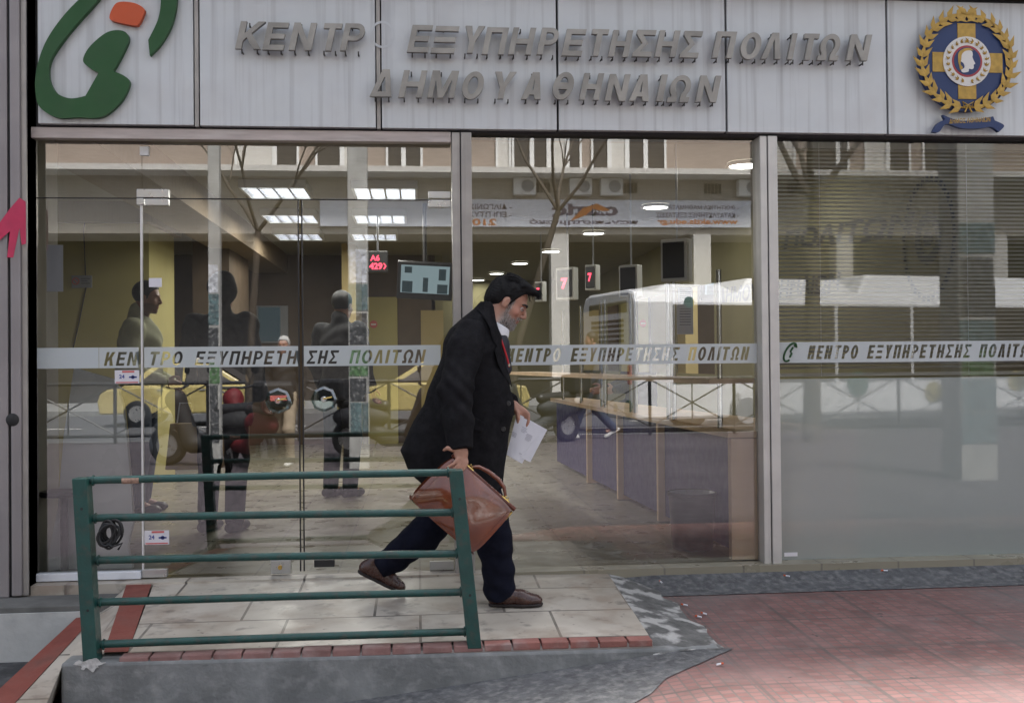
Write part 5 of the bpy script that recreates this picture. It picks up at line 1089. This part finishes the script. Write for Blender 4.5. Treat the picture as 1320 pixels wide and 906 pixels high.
# ------------------------------------------------------------------ papers
def paper(name, corners, y, label, lines):
    cs = [at(u, v, y) for u, v in corners]; mb = MB(); n_ = 8
    def S(a, b): q = (cs[0]*(1-a)+cs[1]*a)*(1-b)+(cs[3]*(1-a)+cs[2]*a)*b; q.y = y-.012*math.sin(a*math.pi)+.02*a; return q
    for l in (0, .0012):
        mb.add([S(i/n_, j/n_)+Vector((0,l,0)) for j in range(n_+1) for i in range(n_+1)], [(j*(n_+1)+i, j*(n_+1)+i+1, (j+1)*(n_+1)+i+1, (j+1)*(n_+1)+i) for j in range(n_) for i in range(n_)], True)
    o = mb.build(name, M['paper'], None, recalc=False); tag(o, label, 'paper', 'papers in the walking man\'s hand'); pr = MB()
    for (a0, a1, b) in lines: 
        for s in range(6):
            x, x2 = a0+(a1-a0)*s/6, a0+(a1-a0)*(s+1)/6; pr.quad(S(x,b)-Vector((0,.0012,0)), S(x2,b)-Vector((0,.0012,0)), S(x2,b+.014)-Vector((0,.0012,0)), S(x,b+.014)-Vector((0,.0012,0)))
    if lines: pr.build('print', M['pale_ink'], o, recalc=False)
    return o
paper('paper_sheet', [(668,533),(706,554),(684,596),(655,582)], -.520, 'rear white sheet with the clean right corner in the walking man\'s hand', [])
paper('paper_sheet', [(666,534),(700,551),(673.6,598),(653,586)], -.530, 'front white sheet with faint print in the walking man\'s hand', [(.30,.52,.20),(.34,.50,.235),(.30,.55,.27),(.32,.48,.305),(.58,.82,.30),(.56,.84,.335),(.58,.82,.37),(.57,.84,.405),(.58,.78,.44),(.60,.74,.80)]+[(.02,.2,.42+.03*k) for k in range(4)])

# ------------------------------------------------------------------ leather bag
YB = -.955
A, B, C, D = (at(*q, YB) for q in ((583,586),(663,656.5),(609,712),(527,640.5)))
bag = thing('leather_bag', tuple((A+B+C+D)/4), 'glossy brown leather briefcase held tilted in the walking man\'s hand', 'bag')
def bp(s, h, y=0): q = A*(1-s)*(1-h)+B*s*(1-h)+C*s*h+D*(1-s)*h; return Vector((q.x, YB+y, q.z))
def gus(h): return .020+.060*h**.8
def side(sgn, name):
    mb = MB(); N = 18; lay = []
    for o_ in (0, .005):
        g = []
        for j in range(N+1):
            for i in range(N+1):
                s, h = i/N, j/N; e = min(1, 6*min(s,1-s))*min(1, 5*min(h+.05,1.0-h)); bulge = .036*math.sin(math.pi*s)**.8*math.sin(math.pi*min(1,h*.95+.05))**.8
                dent = .006*math.sin(9*s+5*h)*math.sin(math.pi*s)*math.sin(math.pi*h)+.014*math.exp(-((s-.25)/.10)**2-((h-.32)/.22)**2)+.006*math.exp(-((s-.46+h*.2)/.07)**2)
                rs = .5+(s-.5)*(1-.07*abs(2*h-1)**5); rh = .5+(h-.5)*(1-.07*abs(2*s-1)**5); g.append(bp(rs, rh, sgn*(gus(h)+bulge-dent*(sgn<0)-o_)))
        lay.append(g)
    n1_ = (N+1)**2; mb.add(lay[0]+lay[1], [(j*(N+1)+i, j*(N+1)+i+1, (j+1)*(N+1)+i+1, (j+1)*(N+1)+i) for j in range(N) for i in range(N)]+[(n1_+j*(N+1)+i, n1_+(j+1)*(N+1)+i, n1_+(j+1)*(N+1)+i+1, n1_+j*(N+1)+i+1) for j in range(N) for i in range(N)]
        +[q for i in range(N) for q in ((i,i+1,n1_+i+1,n1_+i),(N*(N+1)+i,N*(N+1)+i+1,n1_+N*(N+1)+i+1,n1_+N*(N+1)+i),(i*(N+1),(i+1)*(N+1),n1_+(i+1)*(N+1),n1_+i*(N+1)),(i*(N+1)+N,(i+1)*(N+1)+N,n1_+(i+1)*(N+1)+N,n1_+i*(N+1)+N))], True)
    return mb.build(name, M['bag_leather'], bag)
side(-1, 'front_panel'); side(1, 'back_panel')
mb = MB()
for a_, b_ in (((.05,.06),(.05,.95)),((.05,.95),(.95,.95)),((.95,.95),(.95,.06))):
    n_ = 26
    for k in range(n_):
        t0, t1 = k/n_, (k+.6)/n_; q0, q1 = [bp(a_[0]+(b_[0]-a_[0])*t, a_[1]+(b_[1]-a_[1])*t) for t in (t0, t1)]
        for q, t in ((q0,t0),(q1,t1)):
            s__, h__ = a_[0]+(b_[0]-a_[0])*t, a_[1]+(b_[1]-a_[1])*t; q.y = YB-gus(h__)-.036*math.sin(math.pi*s__)**.8*math.sin(math.pi*min(1,h__*.95+.05))**.8*min(1, 6*min(s__,1-s__))**0-.0015
        mb.tube([q0,q1], .0013, 5)
st = mb.build('stitching', M['bag_edge'], bag); st['kind'] = 'stuff'
mb = MB(); N = 12
for s_ in (.03, .965):
    for j in range(N):
        h0, h1 = j/N, (j+1)/N; mb.quad(bp(s_,h0,-gus(h0)+.004), bp(s_,h1,-gus(h1)+.004), bp(s_+(.5-s_)*.08*math.sin(math.pi*h1),h1,0), bp(s_+(.5-s_)*.08*math.sin(math.pi*h0),h0,0)); mb.quad(bp(s_,h0,gus(h0)-.004), bp(s_,h1,gus(h1)-.004), bp(s_+(.5-s_)*.08*math.sin(math.pi*h1),h1,0), bp(s_+(.5-s_)*.08*math.sin(math.pi*h0),h0,0))
for i in range(N): s0_, s1_ = i/N, (i+1)/N; mb.quad(bp(s0_,.985,-gus(1)+.004), bp(s1_,.985,-gus(1)+.004), bp(s1_,.985,gus(1)-.004), bp(s0_,.985,gus(1)-.004))
mb.build('gusset', M['bag_edge'], bag)
mb = MB(); mb.tube([bp(s,-.005,-.012) for s in np.linspace(.0,1,10)], .010, 8); mb.tube([bp(s,-.005,.012) for s in np.linspace(.0,1,10)], .010, 8); mb.build('frame_top', M['bag_edge'], bag)
up = (bp(.5,-1)-bp(.5,0)).normalized()
hp_ = [(.24,0),(.27,.018),(.33,.040),(.45,.052),(.60,.056),(.72,.046),(.80,.022),(.83,0)]
mb = MB(); mb.tube([bp(s,0,-.004)+up*q for s, q in hp_], [.006,.007,.0095,.011,.011,.0095,.007,.006], 10); mb.build('handle', M['bag_leather'], bag)
for s in (.255,.83):
    mb = MB(); c = bp(s,-.01,-.012); t_ = (bp(.6,0)-bp(.4,0)).normalized(); mb.tube([c-t_*.022+up*.006, c+t_*.022+up*.006], .0062, 8); mb.tube([c-t_*.008, c-t_*.008+up*.020, c+t_*.008+up*.020, c+t_*.008], .0030, 6); mb.build('brass_fitting', M['brass'], bag)
mb = MB(); c = bp(.985,.12,-.02); mb.tube([bp(1.0,.07,-.006), bp(1.0,.22,-.012)], .0045, 8); mb.tube([bp(1.0,.05,.012), bp(1.0,.10,.012)], .006, 8); mb.build('zip_pull', M['brass'], bag)

# ================================================================== PEOPLE INSIDE
khaki = mat('khaki_cloth', (.34,.345,.23), .85, vary=.12, scale=10, bump=.2, bscale=200); jean = mat('jean_cloth', (.035,.05,.085), .85, vary=.2, scale=10); blk = mat('black_cloth', (.016,.016,.018), .9, vary=.3, scale=14)
beige = mat('beige_cloth', (.33,.27,.19), .85, vary=.1); white_shoe = mat('white_shoe', (.55,.55,.53), .6); dark_shoe = mat('dark_shoe', (.02,.018,.017), .45); plum = mat('plum_cloth', (.10,.02,.03), .85)
p = at(183, 655, 2.5); person((p.x, 2.5, 0), R(0), 'man in a khaki jacket and jeans standing inside the left pane', khaki, jean, dark_shoe,
    dict(neck=(-.01,0,1.53), head=(.05,0,1.675), look=(1,0,-.14), wrR=(.22,-.16,1.02), wrL=(.20,.18,1.0), elR=(-.05,-.27,1.12), elL=(-.05,.26,1.12)), res=.010, hair=(.012,.010,.010), hem=.90, skin=(.30,.16,.11), beard=(.05,.035,.03))
p = at(749, 425, 4.6); p.x += .62
stl = thing('stool', (p.x,4.55,0), 'grey office stool behind the counter under the seated clerk', 'stool')
MB().lathe((p.x,4.55,.50), [(0,0),(.20,0),(.21,.03),(.19,.055),(0,.055)], 24).build('seat', M['grey_plastic'], stl); MB().tube([(p.x,4.55,.05),(p.x,4.55,.50)], .025, 10).build('column', M['chrome'], stl)
for k in range(5): a = k*2*math.pi/5; MB().tube([(p.x,4.55,.06),(p.x+.26*math.cos(a),4.55+.26*math.sin(a),.02)], [.02,.018], 8).build('leg', M['black_plastic'], stl)
person((p.x, 4.55, 0), R(190), 'seated clerk in dark clothes behind the counter screen', blk, jean, dark_shoe,
    dict(hipR=(0,-.09,.64), hipL=(0,.09,.64), kneeR=(.42,-.10,.60), kneeL=(.42,.10,.60), ankR=(.40,-.10,.18), ankL=(.40,.10,.18), neck=(.03,0,1.22), head=(.07,0,1.37), shR=(.02,-.185,1.14), shL=(.02,.185,1.14), elR=(.12,-.24,.90), elL=(.12,.24,.90), wrR=(.36,-.16,.86), wrL=(.36,.16,.86)), hem=.62, skin=(.42,.25,.18))

# ================================================================== THE STREET BEHIND THE CAMERA (seen mirrored in the glass)
YFAC = -30.0
opp = thing('apartment_building', (0,YFAC,0), 'pale concrete apartment block across the road, mirrored in the glass', 'building')
mat('facade', (.50,.46,.40), .85, vary=.08, scale=.6, streak=((.25,.22,.2), .35)); mat('facade_pink', (.34,.28,.235), .85, vary=.08, scale=.8); mat('facade_dark', (.10,.085,.07), .8, vary=.2); mat('slab_white', (.62,.60,.56), .8, vary=.06)
mat('window_white', (.78,.78,.76), .5); mat('shop_dark', (.05,.045,.042), .5); mat('pane_brown', (.07,.06,.05), .25)
F = lambda u, v: mirrored(u, v, 30.0)
z = lambda v: F(700, v).z
ztop, zwin0, zslab, zban1, zban0 = 13.0, z(222), z(229), z(257), z(292)
box('wall', (-32,YFAC-6,zwin0), (34,YFAC-.4,ztop), M['facade_pink'], opp)
box('wall', (-32,YFAC-6,zban1), (34,YFAC-.25,zslab), M['facade'], opp)
box('balcony_slab', (-32,YFAC-.5,zslab), (34,YFAC+.9,zwin0), M['slab_white'], opp)
box('balcony_slab', (-32,YFAC-.5,z(60)), (34,YFAC+.9,z(66)), M['slab_white'], opp)
box('shop_wall', (-32,YFAC-6,-.3), (34,YFAC-2.6,zban1), M['shop_dark'], opp)
box('shop_lintel', (-32,YFAC-2.6,zban0-.25), (34,YFAC-.26,zban1), M['facade'], opp)
for u in (722, 906, 1090, 1290):
    x = F(u, 300).x; box('pillar', (x-.32,YFAC-.75,-.16), (x+.32,YFAC-.1,zban0-.25), M['slab_white'], opp)
mb = MB()
for u0 in (690, 803, 912, 1020):
    for k in range(5): x = F(u0+k*4.6, 240).x; mb.box((x-.05,YFAC-.249,z(247)),(x+.05,YFAC-.235,z(234)))
mb.build('vent_slot', M['shop_dark'], opp)
rw = random.Random(3)
wins = [(300,352),(352,384),(405,440),(440,470),(497,520),(520,545),(640,660),(661,687),(687,709),(709,733),(733,752),(764,788),(788,811),(811,835),(835,862),(1003,1030),(1050,1085),(1085,1100),(1120,1150),(1150,1180),(1195,1230)]
for i, (u0, u1) in enumerate(wins):
    x0, x1 = F(u0,200).x, F(u1,200).x
    for zz0, zz1 in ((zwin0+.02, zwin0+2.25), (z(60)+.05, z(60)+2.2)):
        w = MB(); t = .08
        w.box((x0,YFAC-.42,zz0),(x0+t,YFAC-.32,zz1)).box((x1-t,YFAC-.42,zz0),(x1,YFAC-.32,zz1)).box((x0,YFAC-.42,zz1-t),(x1,YFAC-.32,zz1)).box((x0,YFAC-.42,zz0),(x1,YFAC-.32,zz0+t))
        o = w.build('window', M['window_white'], opp); box('pane', (x0+t,YFAC-.41,zz0+t), (x1-t,YFAC-.38,zz1-t), M['pane_brown' if i%3 else 'slab_white'], o)
# balcony rails
mb = MB()
for x in np.arange(-20, 20, .35): mb.box((x,YFAC+.85,zwin0),(x+.025,YFAC+.87,zwin0+.85))
mb.box((-20,YFAC+.84,zwin0+.85),(20,YFAC+.88,zwin0+.89))
for k, u in enumerate((676,748,788,965)):
    c = F(u, 229); 
    o = thing('air_conditioner', (c.x,YFAC+.45,zslab-.5), f'white air conditioner, {("first","second","third","fourth")[k]} from the mullion, mirrored under the balcony', 'air conditioner', 'air conditioners under the balcony')
    box('case', (c.x-.40,YFAC-.24,zslab-.62), (c.x+.40,YFAC+.12,zslab-.02), M['window_white'], o, bevel=.02); MB().lathe((c.x+.1,YFAC+.125,zslab-.32), [(0,0),(.22,0),(.22,.01)], 20, 'y').build('fan_grille', M['grey_plastic'], o)
# banner over the shops: the reflection turns it round, so on the building it reads the right way
xb0, xb1 = F(968,275).x, F(560,275).x; xa, xb = min(xb0,xb1), max(xb0,xb1)
bn = thing('shop_banner', ((xa+xb)/2,YFAC,(zban0+zban1)/2), 'long pale school banner lettered in grey and orange, mirrored in the glass', 'banner')
box('board', (xa-4,YFAC-.2,zban0), (xb+.02,YFAC-.08,zban1), mat('banner_cloth', (.70,.73,.80), .6, vary=.04, scale=1), bn)
mat('banner_grey', (.13,.10,.16), .6); mat('banner_orange', (.62,.22,.05), .6)
HB = zban1-zban0
def ban(body, ua, ub, va, vb, m, **k):
    x0, x1 = F(ub,275).x, F(ua,275).x     # facing the shop: reads towards -x
    mb = MB(); text_on(mb, body, (max(x0,x1),YFAC-.075,z(vb)), (-1,0,0), (0,0,1), z(va)-z(vb), abs(x1-x0), **k); mb.build('lettering', m, bn)
ban('ακτίς', 711, 797, 262, 280, M['banner_grey'], offset=.05); ban('πανεπιστημιακό', 683, 823, 282, 290, M['banner_grey'], offset=.03)
ban('- ΦΟΙΤΗΤΙΚΑ ΜΑΘΗΜΑΤΑ', 862, 953, 263, 269, M['banner_grey'], offset=.02); ban('- ΚΑΤΑΤΑΚΤΗΡΙΕΣ ΕΞΕΤΑΣΕΙΣ', 846, 953, 273, 279.5, M['banner_grey'], offset=.02); ban('www.aktis.edu.gr', 848, 952, 281, 290, M['banner_orange'], offset=.03)
ban('- ΔΙΑΓΩΝΙΣΜΟΙ', 585, 660, 263, 270, M['banner_grey'], offset=.02); ban('- ΕΠΙ ΠΤΥΧΙΟΥ', 585, 660, 273, 280, M['banner_grey'], offset=.02); ban('210', 609, 640, 282, 290.5, M['banner_orange'], offset=.03)
mb = MB(); P = [F(u,v) for u,v in ((735,285),(752,268),(770,262),(788,271),(777,272),(765,269),(756,277))]; mb.prism([(p.x,p.z) for p in P], YFAC-.079, YFAC-.074); mb.build('arrow_mark', M['banner_orange'], bn)

# ------------------------------------------------------------------ buses
def bus(loc, rotz, label, L=11.5):
    o = thing('city_bus', (0,0,0), label, 'bus', 'white city buses on the road'); Wd, H = 2.5, 2.75
    wh = M['bus_white'] if 'bus_white' in M else mat('bus_white', (.80,.81,.82), .3, vary=.03, coat=.4)
    mb = MB(); prof = [(-Wd/2,.35),(-Wd/2,H-.25),(-Wd/2+.12,H-.05),(-Wd/2+.35,H),(Wd/2-.35,H),(Wd/2-.12,H-.05),(Wd/2,H-.25),(Wd/2,.35)]
    vs = [(x,y,zz) for x in (0,L) for y,zz in prof]; n_ = len(prof); mb.add(vs, [tuple(range(n_)), tuple(range(2*n_-1,n_-1,-1))]+[(i,(i+1)%n_,n_+(i+1)%n_,n_+i) for i in range(n_)]); mb.build('body', wh, o, bevel=.06)
    for s in (-1,1): 
        for k in range(6): box('window', (.75+k*1.78,s*(Wd/2-.02),1.0), (2.46+k*1.78,s*(Wd/2+.012),2.46), M['pane_brown'], o, bevel=.03)
    box('rear_window', (-.015,-.9,2.32), (.05,.9,2.55), M['pane_brown'], o, bevel=.03)
    mb = MB()
    for k in range(9): mb.box((-.02,-.75,1.40+k*.095), (.03,.75,1.45+k*.095))
    mb.build('rear_grille', M['shop_dark'], o)
    for s in (-1,1): box('tail_lamp', (-.025,s*1.0-.08,1.0), (.03,s*1.0+.08,1.35), M['sticker_red'], o, bevel=.02)
    for x0, x1, hh in ((.5,2.2,.12),(2.3,4.9,.26),(5.0,9.8,.38)):
        MB().add([(x0,-.95,H-.02),(x1,-.95,H-.02),(x1,.95,H-.02),(x0,.95,H-.02),(x0+.35,-.75,H+hh),(x1-.15,-.75,H+hh),(x1-.15,.75,H+hh),(x0+.35,.75,H+hh)], [(0,3,2,1),(4,5,6,7),(0,1,5,4),(1,2,6,5),(2,3,7,6),(3,0,4,7)]).build('roof_pod', wh, o, bevel=.05)
    rg = random.Random(5)
    dots = [M['dot_green'] if 'dot_green' in M else mat('dot_green', (.05,.13,.10), .5), M['dot_olive'] if 'dot_olive' in M else mat('dot_olive', (.30,.25,.07), .5)]
    for k in range(9):
        x = rg.uniform(.3, L-.3); zz = rg.choice((.75,.95,1.05,2.5)); r = rg.uniform(.08,.26); MB().lathe((x,Wd/2,zz), [(0,.018),(r,.018),(r,.0)], 20, 'y').build('painted_dot', dots[k%2], o)
    for k in range(6):
        y = rg.uniform(-1,1); zz = rg.choice((.55,1.55,1.62)); r = rg.uniform(.06,.17); MB().lathe((0,y,zz), [(0,-.018),(r,-.018),(r,.0)], 18, 'x').build('painted_dot', dots[k%2], o)
    for x in (2.3, L-2.2):
        for s in (-1,1):
            w = MB().lathe((x,s*1.12,.48), [(0,-.13),(.40,-.13),(.48,-.08),(.48,.08),(.40,.13),(0,.13)], 24, 'y').build('wheel', M['black_rubber'], o); MB().lathe((x,s*1.12,.48), [(0,-.137),(.25,-.137),(.25,.137),(0,.137)], 20, 'y').build('rim', M['grey_plastic'], w)
    o.location = loc; o.rotation_euler = (0,0,rotz)
b0 = mirrored(782, 450, 13.6)
bus((b0.x,-13.5,-.29), R(-13), 'white dotted city bus with a slatted rear, mirrored in the middle pane'); bus((b0.x+12.4,-17.2,-.29), R(-3), 'second white city bus farther right, mirrored behind the blind')
# ------------------------------------------------------------------ taxis
def taxi(loc, rotz, label):
    o = thing('taxi', (0,0,0), label, 'taxi', 'yellow taxis on the road'); yl = M['taxi_yellow'] if 'taxi_yellow' in M else mat('taxi_yellow', (.46,.38,.15), .25, coat=.6)
    def body(prof, w0, w1, z_, name, m, parent):
        mb = MB(); n_ = len(prof); vs = [(x,-w0+(w0-w1)*max(0,(zz-z_)/.6),zz) for x,zz in prof]+[(x,w0-(w0-w1)*max(0,(zz-z_)/.6),zz) for x,zz in prof]; mb.add(vs, [tuple(range(n_)), tuple(range(2*n_-1,n_-1,-1))]+[(i,(i+1)%n_,n_+(i+1)%n_,n_+i) for i in range(n_)]); return mb.build(name, m, parent, bevel=.035)
    body([(-2.2,.30),(-2.25,.60),(-2.15,.86),(-1.3,.93),(1.0,.95),(1.9,.82),(2.22,.66),(2.25,.32)], .87, .87, .9, 'body', yl, o)
    cb_ = body([(-1.75,.90),(-1.05,1.40),(-.5,1.47),(.3,1.45),(1.15,.92)], .84, .62, .9, 'cabin', yl, o)
    for s in (-1,1):
        mb = MB(); pr = [(-1.38,.98),(-.92,1.36),(-.35,1.39),(-.35,.98)]; pr2 = [(-.27,.98),(-.27,1.39),(.22,1.38),(.86,.98)]
        for q in (pr, pr2): mb.add([(x, s*(.852-(zz-.9)*.366), zz) for x,zz in q], [(0,1,2,3)])
        mb.build('side_window', M['shop_dark'], cb_)
        for x in (-1.35, 1.38):
            w = MB().lathe((x,s*.80,.31), [(0,-.10),(.24,-.10),(.31,-.07),(.31,.07),(.24,.10),(0,.10)], 22, 'y').build('wheel', M['black_rubber'], o); MB().lathe((x,s*.80,.31), [(0,-.105),(.19,-.105),(.19,.105),(0,.105)], 16, 'y').build('rim', M['satin_steel'], w)
        box('headlight', (2.12,s*.62-.16,.60), (2.24,s*.62+.16,.74), M['window_white'], o, bevel=.03); box('door_handle', (-.9,s*.872,.84), (-.76,s*.89,.87), M['satin_steel'], o); box('door_handle', (.05,s*.872,.84), (.19,s*.89,.87), M['satin_steel'], o)
    MB().add([(.42,-.62,1.42),(.42,.62,1.42),(1.12,.78,.97),(1.12,-.78,.97)], [(0,1,2,3)]).build('windscreen', M['shop_dark'], o)
    box('roof_sign', (-.35,-.22,1.468), (-.15,.22,1.60), M['window_white'], o, bevel=.03); box('bumper', (2.2,-.8,.34), (2.29,.8,.5), yl, o, bevel=.03)
    o.location = loc; o.rotation_euler = (0,0,rotz)
q = mirrored(560, 500, 19); taxi((q.x,-19,-.29), R(180), 'yellow taxi saloon mirrored behind the right door leaf'); q = mirrored(262, 500, 19); taxi((q.x,-19.2,-.29), R(0), 'yellow taxi mirrored behind the left door leaf')
# ------------------------------------------------------------------ black pedestrian fence at the kerb
fn = thing('street_fence', (0,-11.6,-.15), 'black steel pedestrian fence with crossed bars, mirrored low in the glass', 'fence')
mb = MB(); xs_ = np.arange(-8, 14, 1.5)
for zz in (-.02, .84): MB().tube([(-8,-11.6,zz),(13,-11.6,zz)], .03, 8).build('rail', M['black_plastic'], fn)
for i, x in enumerate(xs_):
    MB().tube([(x,-11.6,-.16),(x,-11.6,.88)], .03, 8).build('post', M['black_plastic'], fn)
    if i < len(xs_)-1: MB().tube([(x,-11.6,0),(x+1.5,-11.6,.82)], .014, 6).tube([(x,-11.6,.82),(x+1.5,-11.6,0)], .014, 6).tube([(x+.75,-11.6,0),(x+.75,-11.6,.84)], .012, 6).build('cross_bars', M['black_plastic'], fn)
# ------------------------------------------------------------------ bare street trees and papered poles
bark = mat('bark', (.085,.07,.055), .9, vary=.3, scale=10, bump=.5, bscale=30, stretch=(1,1,.2))
def tree(x, y, h, lean, label, seed, r=.13):
    rg = random.Random(seed); o = thing('street_tree', (x,y,-.15), label, 'tree', 'bare street trees on the pavement'); top = Vector((x+lean, y+.1, h*.42))
    MB().tube([(x,y,-.2),(x+lean*.3,y,h*.18),tuple(top)], [r*1.2,r,r*.78], 12).build('trunk', bark, o); mb = MB()
    def grow(p, d, L, rad, lev):
        pts = [p]; q = p.copy(); dd = d.copy()
        for k in range(4): dd = (dd+Vector((rg.uniform(-.22,.22),rg.uniform(-.22,.22),rg.uniform(-.08,.16)))).normalized(); q = q+dd*L/4; pts.append(q.copy())
        mb.tube(pts, [rad*(1-.14*k) for k in range(5)], 6 if lev < 2 else 4, cap=False)
        if lev < 5:
            for k in range(3 if lev < 4 else 2):
                b = pts[rg.choice((2,3,4))]; a = (dd+Vector((rg.uniform(-.9,.9),rg.uniform(-.9,.9),rg.uniform(-.2,.7)))).normalized(); grow(b, a, L*rg.uniform(.55,.8), rad*.46, lev+1)
    for k in range(4): a = k*1.6+rg.uniform(0,.8); grow(top, Vector((math.cos(a)*.6,math.sin(a)*.6,.8)).normalized(), h*.26, r*.50, 1)
    mb.build('branches', bark, o)
q = mirrored(1046, 500, 9.5); tree(q.x,-9.5,8.5,.05,'bare tree trunk rising behind the blind in the reflection',3,.12); q = mirrored(650, 500, 10.5); tree(q.x,-10.6,8.5,.9,'leaning bare tree mirrored above the walking man',12,.06)
q = mirrored(318, 500, 10); tree(q.x,-10,7.5,.2,'thin bare tree mirrored left of the door seam',17,.06)
pole_m = mat('pole_grey', (.42,.42,.40), .8, vary=.15, scale=6); 
def papered_pole(u, dist, w, hgt, label, seed):
    q = mirrored(u, 500, dist); rg = random.Random(seed); o = thing('papered_pole', (q.x,-dist,-.15), label, 'pole'); box('shaft', (q.x-w/2,-dist-w/2,-.2), (q.x+w/2,-dist+w/2,hgt), pole_m, o, bevel=.01)
    ms = ['poster_teal','poster_white','poster_dark','poster_green']
    for n_, c in zip(ms, ((.10,.16,.17),(.6,.62,.66),(.06,.065,.07),(.10,.20,.09))):
        if n_ not in M: mat(n_, c, .7, vary=.5, scale=22, dirt=((.5,.5,.5), .6, 30))
    zz = .25
    while zz < 2.3:
        h = rg.uniform(.25,.42); x0 = -w/2+rg.uniform(0,.02); box('poster', (q.x+x0,-dist+w/2+.001,zz), (q.x+w/2-rg.uniform(0,.03),-dist+w/2+.004,zz+h), M[rg.choice(ms)], o); zz += h+rg.uniform(.0,.05)
papered_pole(463, 7.0, .24, 6, 'grey pole pasted with posters, mirrored beside the number sign', 2); papered_pole(278, 6.3, .13, 6, 'narrow grey pole mirrored across the left door leaf', 6); papered_pole(1248, 4.6, .40, 7, 'wide papered pillar mirrored at the right behind the blind', 9)
# ------------------------------------------------------------------ parked scooters
def scooter(loc, rotz, label, col):
    o = thing('scooter', (0,0,0), label, 'scooter', 'scooters parked on the pavement'); bm_ = mat('scooter_paint', col, .65)
    for x in (-.62,.62):
        w = MB().lathe((x,0,.26), [(.15,-.05),(.22,-.055),(.26,-.02),(.26,.02),(.22,.055),(.15,.05)], 22, 'y').build('wheel', M['black_rubber'], o); MB().lathe((x,0,.26), [(0,-.03),(.16,-.03),(.16,.03),(0,.03)], 14, 'y').build('rim', M['satin_steel'], w)
    V = Vol((-1,-.35,0), (1,.35,1.3), .02); V.ell((-.45,0,.55), (.42,.15,.17), None, .05); V.cone((-.1,0,.26), (.25,0,.26), .10, .10, .05); V.cone((.30,0,.30), (.50,0,.86), .13, .11, .06); V.ell((.52,0,.84), (.13,.13,.13), None, .05); V.cone((-.5,0,.45), (-.05,0,.28), .12, .10, .05); V.ell((.62,0,.50), (.20,.07,.07), None, .03); V.build('body', bm_, o)
    S = Vol((-1,-.3,.6), (.3,.3,1), .02); S.cone((-.72,0,.74), (-.10,0,.71), .085, .075, .02); S.build('seat', M['black_plastic'], o)
    MB().tube([(.52,-.34,1.02),(.50,-.12,.98),(.50,.12,.98),(.52,.34,1.02)], .018, 8).build('handlebar', M['black_plastic'], o); MB().tube([(.62,.0,.26),(.50,0,.86)], .03, 8).build('fork', M['satin_steel'], o)
    box('top_box', (-1.02,-.2,.78), (-.64,.2,1.08), M['black_plastic'], o, bevel=.05); box('tail_lamp', (-1.035,-.1,.86), (-1.01,.1,.92), M['sticker_red'], o)
    MB().tube([(-.25,.05,.02),(-.22,.02,.25)], .015, 6).build('stand', M['satin_steel'], o)
    for s in (-1,1): MB().tube([(.5,s*.2,1.0),(.5,s*.27,1.18)], .007, 6).lathe((.5,s*.29,1.22), [(0,0),(.06,0),(.05,.02)], 12, 'x').build('mirror', M['black_plastic'], o)
    o.location = loc; o.rotation_euler = (0,0,rotz)
q = mirrored(275, 560, 7.6); scooter((q.x,-7.6,-.145), R(195), 'black scooter mirrored behind the left door leaf', (.02,.02,.022)); q = mirrored(318, 590, 7.2); scooter((q.x,-7.3,-.14), R(240), 'red scooter mirrored low in the left door leaf', (.13,.006,.010)); q = mirrored(505, 540, 8.2); scooter((q.x,-8.2,-.145), R(20), 'dark scooter with a top box mirrored behind the overcoat', (.03,.03,.035))
q = mirrored(690, 480, 10.2); scooter((q.x,-10.2,-.15), R(150), 'dark scooter mirrored right of the walking man', (.02,.025,.03))
# ------------------------------------------------------------------ passers-by in front of the shop
q = at(287, 680, 1.5); person((q.x,1.5,0), R(75), 'person in black with a plum hood holding a paper bag behind the left door leaf', blk, blk, dark_shoe, dict(look=(1,.2,-.2)), hood=True, hem=.72)
wb = thing('paper_bag', (q.x-.24,1.45,.5), 'tan paper carrier bag held by the hooded person inside', 'bag'); bx_, by_ = q.x-.27, 1.62
MB().add([(bx_-.13,by_-.06,.42),(bx_+.13,by_-.06,.42),(bx_+.13,by_+.06,.42),(bx_-.13,by_+.06,.42),(bx_-.10,by_-.04,.74),(bx_+.10,by_-.04,.74),(bx_+.10,by_+.04,.74),(bx_-.10,by_+.04,.74)], [(0,3,2,1),(4,5,6,7),(0,1,5,4),(1,2,6,5),(2,3,7,6),(3,0,4,7)]).build('sack', mat('kraft', (.42,.30,.14), .8), wb, bevel=.006); MB().tube([(bx_-.06,by_,.74),(bx_-.04,by_,.88),(bx_+.04,by_,.88),(bx_+.06,by_,.74)], .005, 6).build('handle', M['paper'], wb)
q = at(441, 640, 3.2); person((q.x,3.2,0), R(60), 'dark clothed person standing inside beside the number sign', blk, blk, dark_shoe, dict(look=(1,0,-.1)), hem=.82)
q = mirrored(366, 560, 7.3); person((q.x,-7.4,-.15), R(100), 'passer-by in a dark jacket and beige trousers mirrored behind the door knobs', blk, beige, white_shoe, dict(kneeR=(.16,-.1,.50), ankR=(.10,-.1,.10), kneeL=(-.02,.1,.50), ankL=(-.16,.1,.11)), hem=.86, hair=(.45,.44,.42), scale=.93)
q = mirrored(765, 500, 10.9); person((q.x,-10.9,-.15), R(180), 'walker in jeans and pale trainers mirrored through the counter', jean, jean, white_shoe, dict(kneeR=(.22,-.1,.52), ankR=(.36,-.1,.10), kneeL=(-.05,.1,.50), ankL=(-.36,.1,.17), dirL=-.5), hem=.85)
